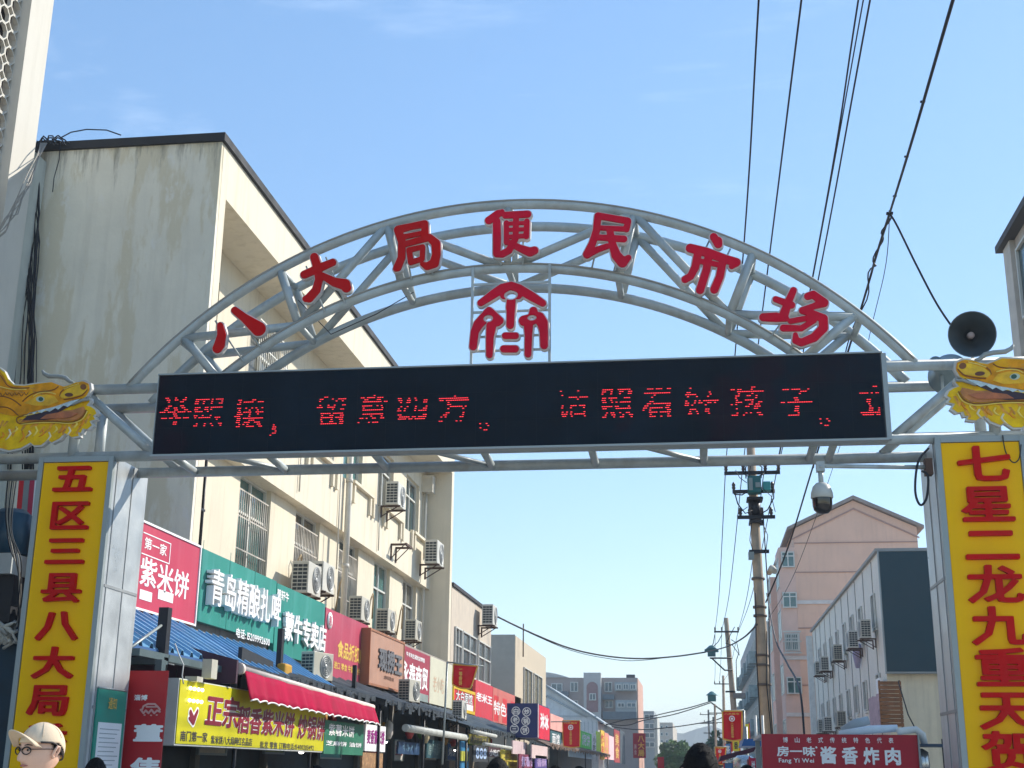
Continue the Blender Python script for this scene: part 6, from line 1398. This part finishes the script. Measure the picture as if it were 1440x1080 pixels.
# ================================================================ PEOPLE
skin = mat('skin', (.80, .50, .36), .5, var=.05, scale=20)
hair_m = mat('black_hair', (.006, .006, .007), .7, var=.4, scale=60, bump=.4, spec=.12)
def head_mesh(face, tilt=0.0, sc=1.0, ears=True, nu=56, nv=44):
    """head centred at the origin facing local -Y; returns list of verts and faces"""
    vs = []
    bumps = [  # azimuth, elevation (deg), widths, height
        (0, -13, 6, 8, .021), (0, -20, 7, 5, .017), (0, -4, 5, 9, .006), (9, -23, 4, 4, .004), (-9, -23, 4, 4, .004),
        (19, -1, 9, 6, -.010), (-19, -1, 9, 6, -.010), (19, 10, 14, 4, .006), (-19, 10, 14, 4, .006), (19, 0, 5, 3.5, .004), (-19, 0, 5, 3.5, .004),
        (0, -36, 11, 2.6, .006), (0, -41, 10, 2.8, .006), (0, -38.5, 12, 1.2, -.003), (0, -58, 13, 8, .010), (0, -48, 10, 3, -.004),
        (38, -14, 14, 12, .004), (-38, -14, 14, 12, .004), (70, -45, 18, 12, .002), (-70, -45, 18, 12, .002)]
    for j in range(nv + 1):
        el = -90 + 180 * j / nv
        for i in range(nu):
            az = -180 + 360 * i / nu; ce, se = math.cos(math.radians(el)), math.sin(math.radians(el))
            rx, ry, rz = .077, .098 if abs(az) > 90 else .092, .118
            if el < 0: rx *= 1 - .22 * (-el / 90) ** 1.3; 
            x = rx * ce * math.sin(math.radians(az)); y = -ry * ce * math.cos(math.radians(az)); z = rz * se
            if face:
                d = 0
                for a, e, wa, we, h in bumps:
                    da = (az - a + 180) % 360 - 180; d += h * math.exp(-(da / wa) ** 2 - ((el - e) / we) ** 2)
                n = Vector((x, y, z * .4)).normalized(); x += n.x * d; y += n.y * d; z += n.z * d
            if abs(az) > 110 and el < -25: y -= .03 * (-el - 25) / 65
            vs.append((x * sc, y * sc, z * sc))
    fs = [(j * nu + i, j * nu + (i + 1) % nu, (j + 1) * nu + (i + 1) % nu, (j + 1) * nu + i) for j in range(nv) for i in range(nu)]
    return vs, fs
def ear(mb, s, sc=1):
    pts = [(s * .074, .012, -.038), (s * .080, .004, -.024), (s * .086, .012, .0), (s * .090, .026, .022), (s * .088, .040, .018), (s * .084, .040, -.004), (s * .078, .028, -.028)]
    mb.tube([Vector(p) * sc for p in pts + [pts[0]]], .0075, 7); mb.ell(Vector((s * .077, .024, -.002)) * sc, .007, .016, .026, 10, 8); mb.ell(Vector((s * .079, .012, -.034)) * sc, .007, .008, .010, 8, 6)
def person(label, x, y, top, yaw, shirt, trousers, hair='short', cap=None, glasses=False, face=True, group=None, sc=1.0):
    """top = height of the crown of the head; yaw 0 faces the camera (-Y)"""
    root = thing('person', label, 'person', (x, y, 0), yaw, group)
    hz = top - .118 * sc + (.008 if cap else -.012); k = hz / 1.62
    J = {'pel': (0, 0, .92), 'sp': (0, .01, 1.12), 'ch': (0, .01, 1.32), 'nk': (0, .012, 1.47), 'hd': (0, .005, 1.56), 'ls': (.17, .01, 1.40), 'le': (.23, .03, 1.13), 'lw': (.24, -.06, .90), 'rs': (-.17, .01, 1.40), 're': (-.23, .03, 1.13), 'rw': (-.24, -.06, .90),
         'lh': (.09, 0, .88), 'lk': (.10, -.01, .48), 'la': (.10, .02, .09), 'lt': (.11, -.14, .04), 'rh': (-.09, 0, .88), 'rk': (-.10, -.03, .48), 'ra': (-.10, .02, .09), 'rt': (-.11, -.14, .04)}
    Rr = {'pel': .14, 'sp': .125, 'ch': .14, 'nk': .056, 'hd': .055, 'ls': .062, 'le': .043, 'lw': .028, 'rs': .062, 're': .043, 'rw': .028, 'lh': .088, 'lk': .058, 'la': .042, 'lt': .036, 'rh': .088, 'rk': .058, 'ra': .042, 'rt': .036}
    E = [('pel', 'sp'), ('sp', 'ch'), ('ch', 'nk'), ('nk', 'hd'), ('ch', 'ls'), ('ls', 'le'), ('le', 'lw'), ('ch', 'rs'), ('rs', 're'), ('re', 'rw'), ('pel', 'lh'), ('lh', 'lk'), ('lk', 'la'), ('la', 'lt'), ('pel', 'rh'), ('rh', 'rk'), ('rk', 'ra'), ('ra', 'rt')]
    for s, nm in ((1, 'l'), (-1, 'r')):      # hands: palm, four fingers, thumb
        wx, wy, wz = J[nm + 'w']; J[nm + 'p'] = (wx + .005 * s, wy - .02, wz - .07); Rr[nm + 'p'] = .03; E.append((nm + 'w', nm + 'p'))
        for q_, dy, L_ in ((0, -.03, .07), (1, -.01, .082), (2, .01, .076), (3, .028, .058)):
            a_, b_ = '%sf%da' % (nm, q_), '%sf%db' % (nm, q_); J[a_] = (wx + .004 * s, wy - .02 + dy, wz - .07 - L_ * .6); J[b_] = (wx - .012 * s, wy - .028 + dy, wz - .07 - L_); Rr[a_] = .0085; Rr[b_] = .0075; E += [(nm + 'p', a_), (a_, b_)]
        J[nm + 'ta'] = (wx - .01 * s, wy - .06, wz - .06); J[nm + 'tb'] = (wx - .02 * s, wy - .075, wz - .095); Rr[nm + 'ta'] = .011; Rr[nm + 'tb'] = .009; E += [(nm + 'p', nm + 'ta'), (nm + 'ta', nm + 'tb')]
    def skinned(keys, name, m, grow, edges):
        ks = list(keys); me = bpy.data.meshes.new(name); me.from_pydata([Vector(J[q_]) * k for q_ in ks], [(ks.index(a), ks.index(b)) for a, b in edges if a in ks and b in ks], []); me.materials.append(m)
        o = bpy.data.objects.new(name, me); COL.objects.link(o); o.parent = root; sm = o.modifiers.new('skin', 'SKIN'); o.modifiers.new('sub', 'SUBSURF').levels = 1
        o.modifiers['sub'].render_levels = 1; sm.use_smooth_shade = True
        for i, q_ in enumerate(ks): r_ = (Rr[q_] + grow) * k; me.skin_vertices[0].data[i].radius = (r_ * (1.18 if q_ in ('pel', 'sp', 'ch') else 1), r_)
        me.skin_vertices[0].data[ks.index('pel') if 'pel' in ks else 0].use_root = True
        return o
    body = skinned(J.keys(), 'body', skin, 0, E)
    bpy.context.view_layer.update()
    dg = bpy.context.evaluated_depsgraph_get(); bm_ = bpy.data.meshes.new_from_object(body.evaluated_get(dg))
    mb = MB(); mb.add([tuple(v.co) for v in bm_.vertices], [tuple(p.vertices) for p in bm_.polygons], True)
    hv, hf = head_mesh(face, 0, sc); off = Vector((0, -.012, hz)); mb.add([Vector(v) + off for v in hv], hf, True)
    eb = MB(); ear(eb, 1, sc); ear(eb, -1, sc); eb.v = [(x_, .018 * sc + (y_ - .018 * sc) * .78, z_ * .82) for x_, y_, z_ in eb.v]; mb.add([Vector(v) + off for v in eb.v], eb.f, True)
    bpy.data.objects.remove(body); mb.build('body', skin, root, local=True)
    skinned(['pel', 'sp', 'ch', 'ls', 'le', 'rs', 're'], 'shirt', shirt, .018, E)
    skinned(['pel', 'lh', 'lk', 'la', 'rh', 'rk', 'ra'], 'trousers', trousers, .016, E)
    sh = MB()
    for s in (1, -1): sh.ell((s * .105 * k, -.05, .045), .052, .135, .05)
    sh.build('shoes', mat('shoe_dark', (.03, .03, .035), .5), root, local=True)
    # hair: shell hugging the skull, with strands breaking the outline
    hvs, hfs = head_mesh(False, 0, sc * 1.075); keep = []
    rd = random.Random(int(x * 97 + y * 31)); vv = []
    for v in hvs:
        f = 1 + .035 * noise.noise(Vector(v) * 40) + .015 * noise.noise(Vector(v) * 140); vv.append(Vector((v[0] * f, v[1] * f, v[2] * f)) + off + Vector((0, .006, .006)))
    for f in hfs:
        c = sum((Vector(hvs[i]) for i in f), Vector()) / 4; fr = -c.y / .1
        lim = -.075 if c.y > .03 else (.045 + .03 * max(0, fr) if c.y < -.03 else -.02 + (.03 - c.y) * 1.0)
        if hair == 'long' and c.y > -.02: lim = -.2
        if c.z > lim * sc: keep.append(f)
    if not cap:
        hb = MB().add(vv, keep, True)
        for q_ in range(420):
            f = rd.choice(keep); p = vv[f[0]]; n = (p - off).normalized(); t = Vector((rd.gauss(0, 1), rd.gauss(0, 1), rd.gauss(0, .6))); t = (t - n * t.dot(n)).normalized(); L_ = rd.uniform(.008, .02)
            s_ = n.cross(t) * .0035; hb.add([p + s_, p - s_, p + t * L_ + n * rd.uniform(.001, .005)], [(0, 1, 2)])
        hb.build('hair', hair_m, root, local=True)
    else:
        hb = MB().add(vv, [f for f in keep if -.03 < (sum((Vector(hvs[i]) for i in f), Vector()) / 4).z < .05], True); hb.build('hair', hair_m, root, local=True)
        cv, cf = head_mesh(False, 0, sc * 1.13); cr_ = [Vector((v[0], v[1], v[2] * (.86 if v[2] > 0 else 1) + .004)) + off + Vector((0, .004, .004)) for v in cv]
        kf = [f for f in cf if (sum((Vector(cv[i]) for i in f), Vector()) / 4).z > .032 * sc - (.10 if (sum((Vector(cv[i]) for i in f), Vector()) / 4).y > .03 else .0) * max(0, min(1, ((sum((Vector(cv[i]) for i in f), Vector()) / 4).y - .03) / .08)) * .75]
        c_ = MB().add(cr_, kf, True).build('cap', cap, root, local=True); c_.modifiers.new('thickness', 'SOLIDIFY').thickness = .003
        sm_ = MB()
        for d_ in (-60, 0, 60, 120, 180, 240):
            a_ = math.radians(d_); sm_.tube([Vector((.0885 * math.sin(a_) * math.cos(t_), -.1085 * math.cos(a_) * math.cos(t_), .1175 * .86 * 1.125 * math.sin(t_) + .005)) * sc + off + Vector((0, .004, .004)) for t_ in [math.radians(q_) for q_ in range(24, 91, 8)]], .0013, 4)
        sm_.build('cap_seam', mat('seam_cream', (.52, .43, .31), .8), c_, local=True); MB().ell(Vector((0, .004, .1185)) * sc + off, .007, .007, .005).build('cap_button', cap, c_, local=True)
        bm2 = MB(); n1, n2 = 18, 7; bv = []
        for j in range(n2):
            v = j / (n2 - 1)
            for i in range(n1):
                u = -1 + 2 * i / (n1 - 1); a = u * math.radians(60)
                bx_ = .087 * math.sin(a) * (1 + .04 * v); by_ = -.100 * math.cos(a) - v * (.062 * math.cos(a * .95)); bz_ = .054 + .040 * v - .012 * v * v - .046 * (u * u) * (1 + .5 * v)
                bv.append(Vector((bx_ * sc, by_ * sc, bz_ * sc)) + off)
        br_ = bm2.add(bv, [(j * n1 + i, j * n1 + i + 1, (j + 1) * n1 + i + 1, (j + 1) * n1 + i) for j in range(n2 - 1) for i in range(n1 - 1)], True).build('brim', cap, c_, local=True); br_.modifiers.new('thickness', 'SOLIDIFY').thickness = .005
        bd_ = MB(); band_pts = [Vector((.0885 * math.sin(a) * 1.0, .105 * -math.cos(a), .034 - .075 * max(0, -math.cos(a)) ** 1.2)) * sc + off for a in [math.radians(d) for d in range(58, 303, 10)]]
        bd_.tube(band_pts, .0045, 5).build('cap_band', mat('cap_band_dark', (.04, .03, .03), .6), c_, local=True)
    if face:
        ey = MB(); pu = MB(); bw = MB(); lp = MB()
        for s in (1, -1):
            ey.ell(Vector((s * .030, -.0815, .000)) * sc + off, .0115 * sc, .006 * sc, .0045 * sc, 12, 8); pu.ell(Vector((s * .030, -.0872, .000)) * sc + off, .0062 * sc, .003, .0044 * sc, 10, 6)
            bw.tube([Vector((s * a, -b, c)) * sc + off for a, b, c in ((.013, .092, .0205), (.030, .089, .0235), (.047, .077, .0205))], [.0022, .003, .0015], 6)
        ey.build('eyes', mat('eye_white', (.42, .37, .34), .4), root, local=True); pu.build('pupils', hair_m, root, local=True); bw.build('eyebrows', hair_m, root, local=True)
        lp.tube([Vector((a, -b, -.0665)) * sc + off for a, b in ((-.023, .0735), (-.012, .083), (0, .0868), (.012, .083), (.023, .0735))], [.0018, .0042, .005, .0042, .0018], 8).build('lips', mat('lip_rose', (.42, .15, .12), .45), root, local=True)
    if glasses:
        gm_ = MB()
        for s in (1, -1):
            pts = [Vector((s * .031 + .0225 * math.cos(a) * (1 + .12 * math.cos(2 * a)), -.1015 + .012 * abs(s * .031 + .0225 * math.cos(a)) / .05, -.003 + .0158 * math.sin(a))) * sc + off for a in [2 * math.pi * q_ / 20 for q_ in range(21)]]
            gm_.tube(pts, .0026, 6); gm_.tube(pts[1:10], .0036, 6)
            gm_.tube([Vector(p) * sc + off for p in ((s * .054, -.090, .004), (s * .079, -.05, .005), (s * .086, .0, .006), (s * .085, .02, .0), (s * .082, .03, -.012))], .002, 6)
        gm_.tube([Vector(p) * sc + off for p in ((-.0075, -.103, .003), (0, -.107, .006), (.0075, -.103, .003))], .0018, 6)
        gm_.build('glasses', mat('spectacle_black', (.01, .01, .012), .3), root, local=True)
    return root
mp = at(55, 1046, Y=5.6)
person('person in a cream baseball cap and dark rimmed glasses before the left pillar', mp.x + .02, 5.6, at(62, 1014, Y=5.6).z - .018, math.radians(-27), mat('shirt_grey', (.30, .31, .32), .8), mat('trouser_navy', (.03, .035, .06), .8), cap=mat('cap_cream', (.72, .57, .40), .85, var=.08, scale=12, bump=.1), glasses=True, sc=.98)
backs = (((985, 1046), 6.3, 'person seen from behind with thick black hair, head nearest the street centre', 10), ((968, 1072), 8.6, 'person with dark hair mostly hidden left of the thick haired head', -15), ((136, 1066), 9.5, 'person with smooth black hair below the green poster of the left pillar', 30), ((700, 1066), 9.0, 'person with dark hair in front of the yellow stall cloth', 0), ((445, 1077), 9.4, 'person whose dark crown just shows under the yellow light box', 20), ((780, 1077), 11, 'person with dark hair below the red pennant at mid street', -20), ((815, 1078), 12.5, 'person with dark hair right of the pennant, further down the street', 15), ((1050, 1076), 11.5, 'person with dark hair by the maroon awning on the right', -30))
cols = ((.05, .06, .1), (.3, .08, .08), (.35, .34, .3), (.04, .04, .05), (.1, .16, .2), (.4, .35, .25), (.2, .2, .22), (.08, .12, .09))
for i, ((px_, py), Y, lab, yw) in enumerate(backs):
    p = at(px_, py, Y=Y); person(lab, p.x, Y, p.z, math.radians(180 + yw), mat('shirt_%s' % ('navy', 'brick', 'stone', 'black', 'teal', 'sand', 'slate', 'moss')[i], cols[i], .8), mat('trouser_dark', (.03, .032, .04), .8), face=False)

# ================================================================ HAZE
hz_m = bpy.data.materials.new('thin_haze'); hz_m.use_nodes = True; hn = hz_m.node_tree
for n_ in list(hn.nodes):
    if n_.type == 'BSDF_PRINCIPLED': hn.nodes.remove(n_)
pv = hn.nodes.new('ShaderNodeVolumePrincipled'); pv.inputs['Color'].default_value = (.80, .88, .95, 1); pv.inputs['Density'].default_value = HAZE; pv.inputs['Anisotropy'].default_value = .2
hn.links.new(pv.outputs[0], [n_ for n_ in hn.nodes if n_.type == 'OUTPUT_MATERIAL'][0].inputs['Volume'])
tag(box(-905, 905, -65, 1605, -1.0, 48).build('haze', hz_m), kind='stuff')
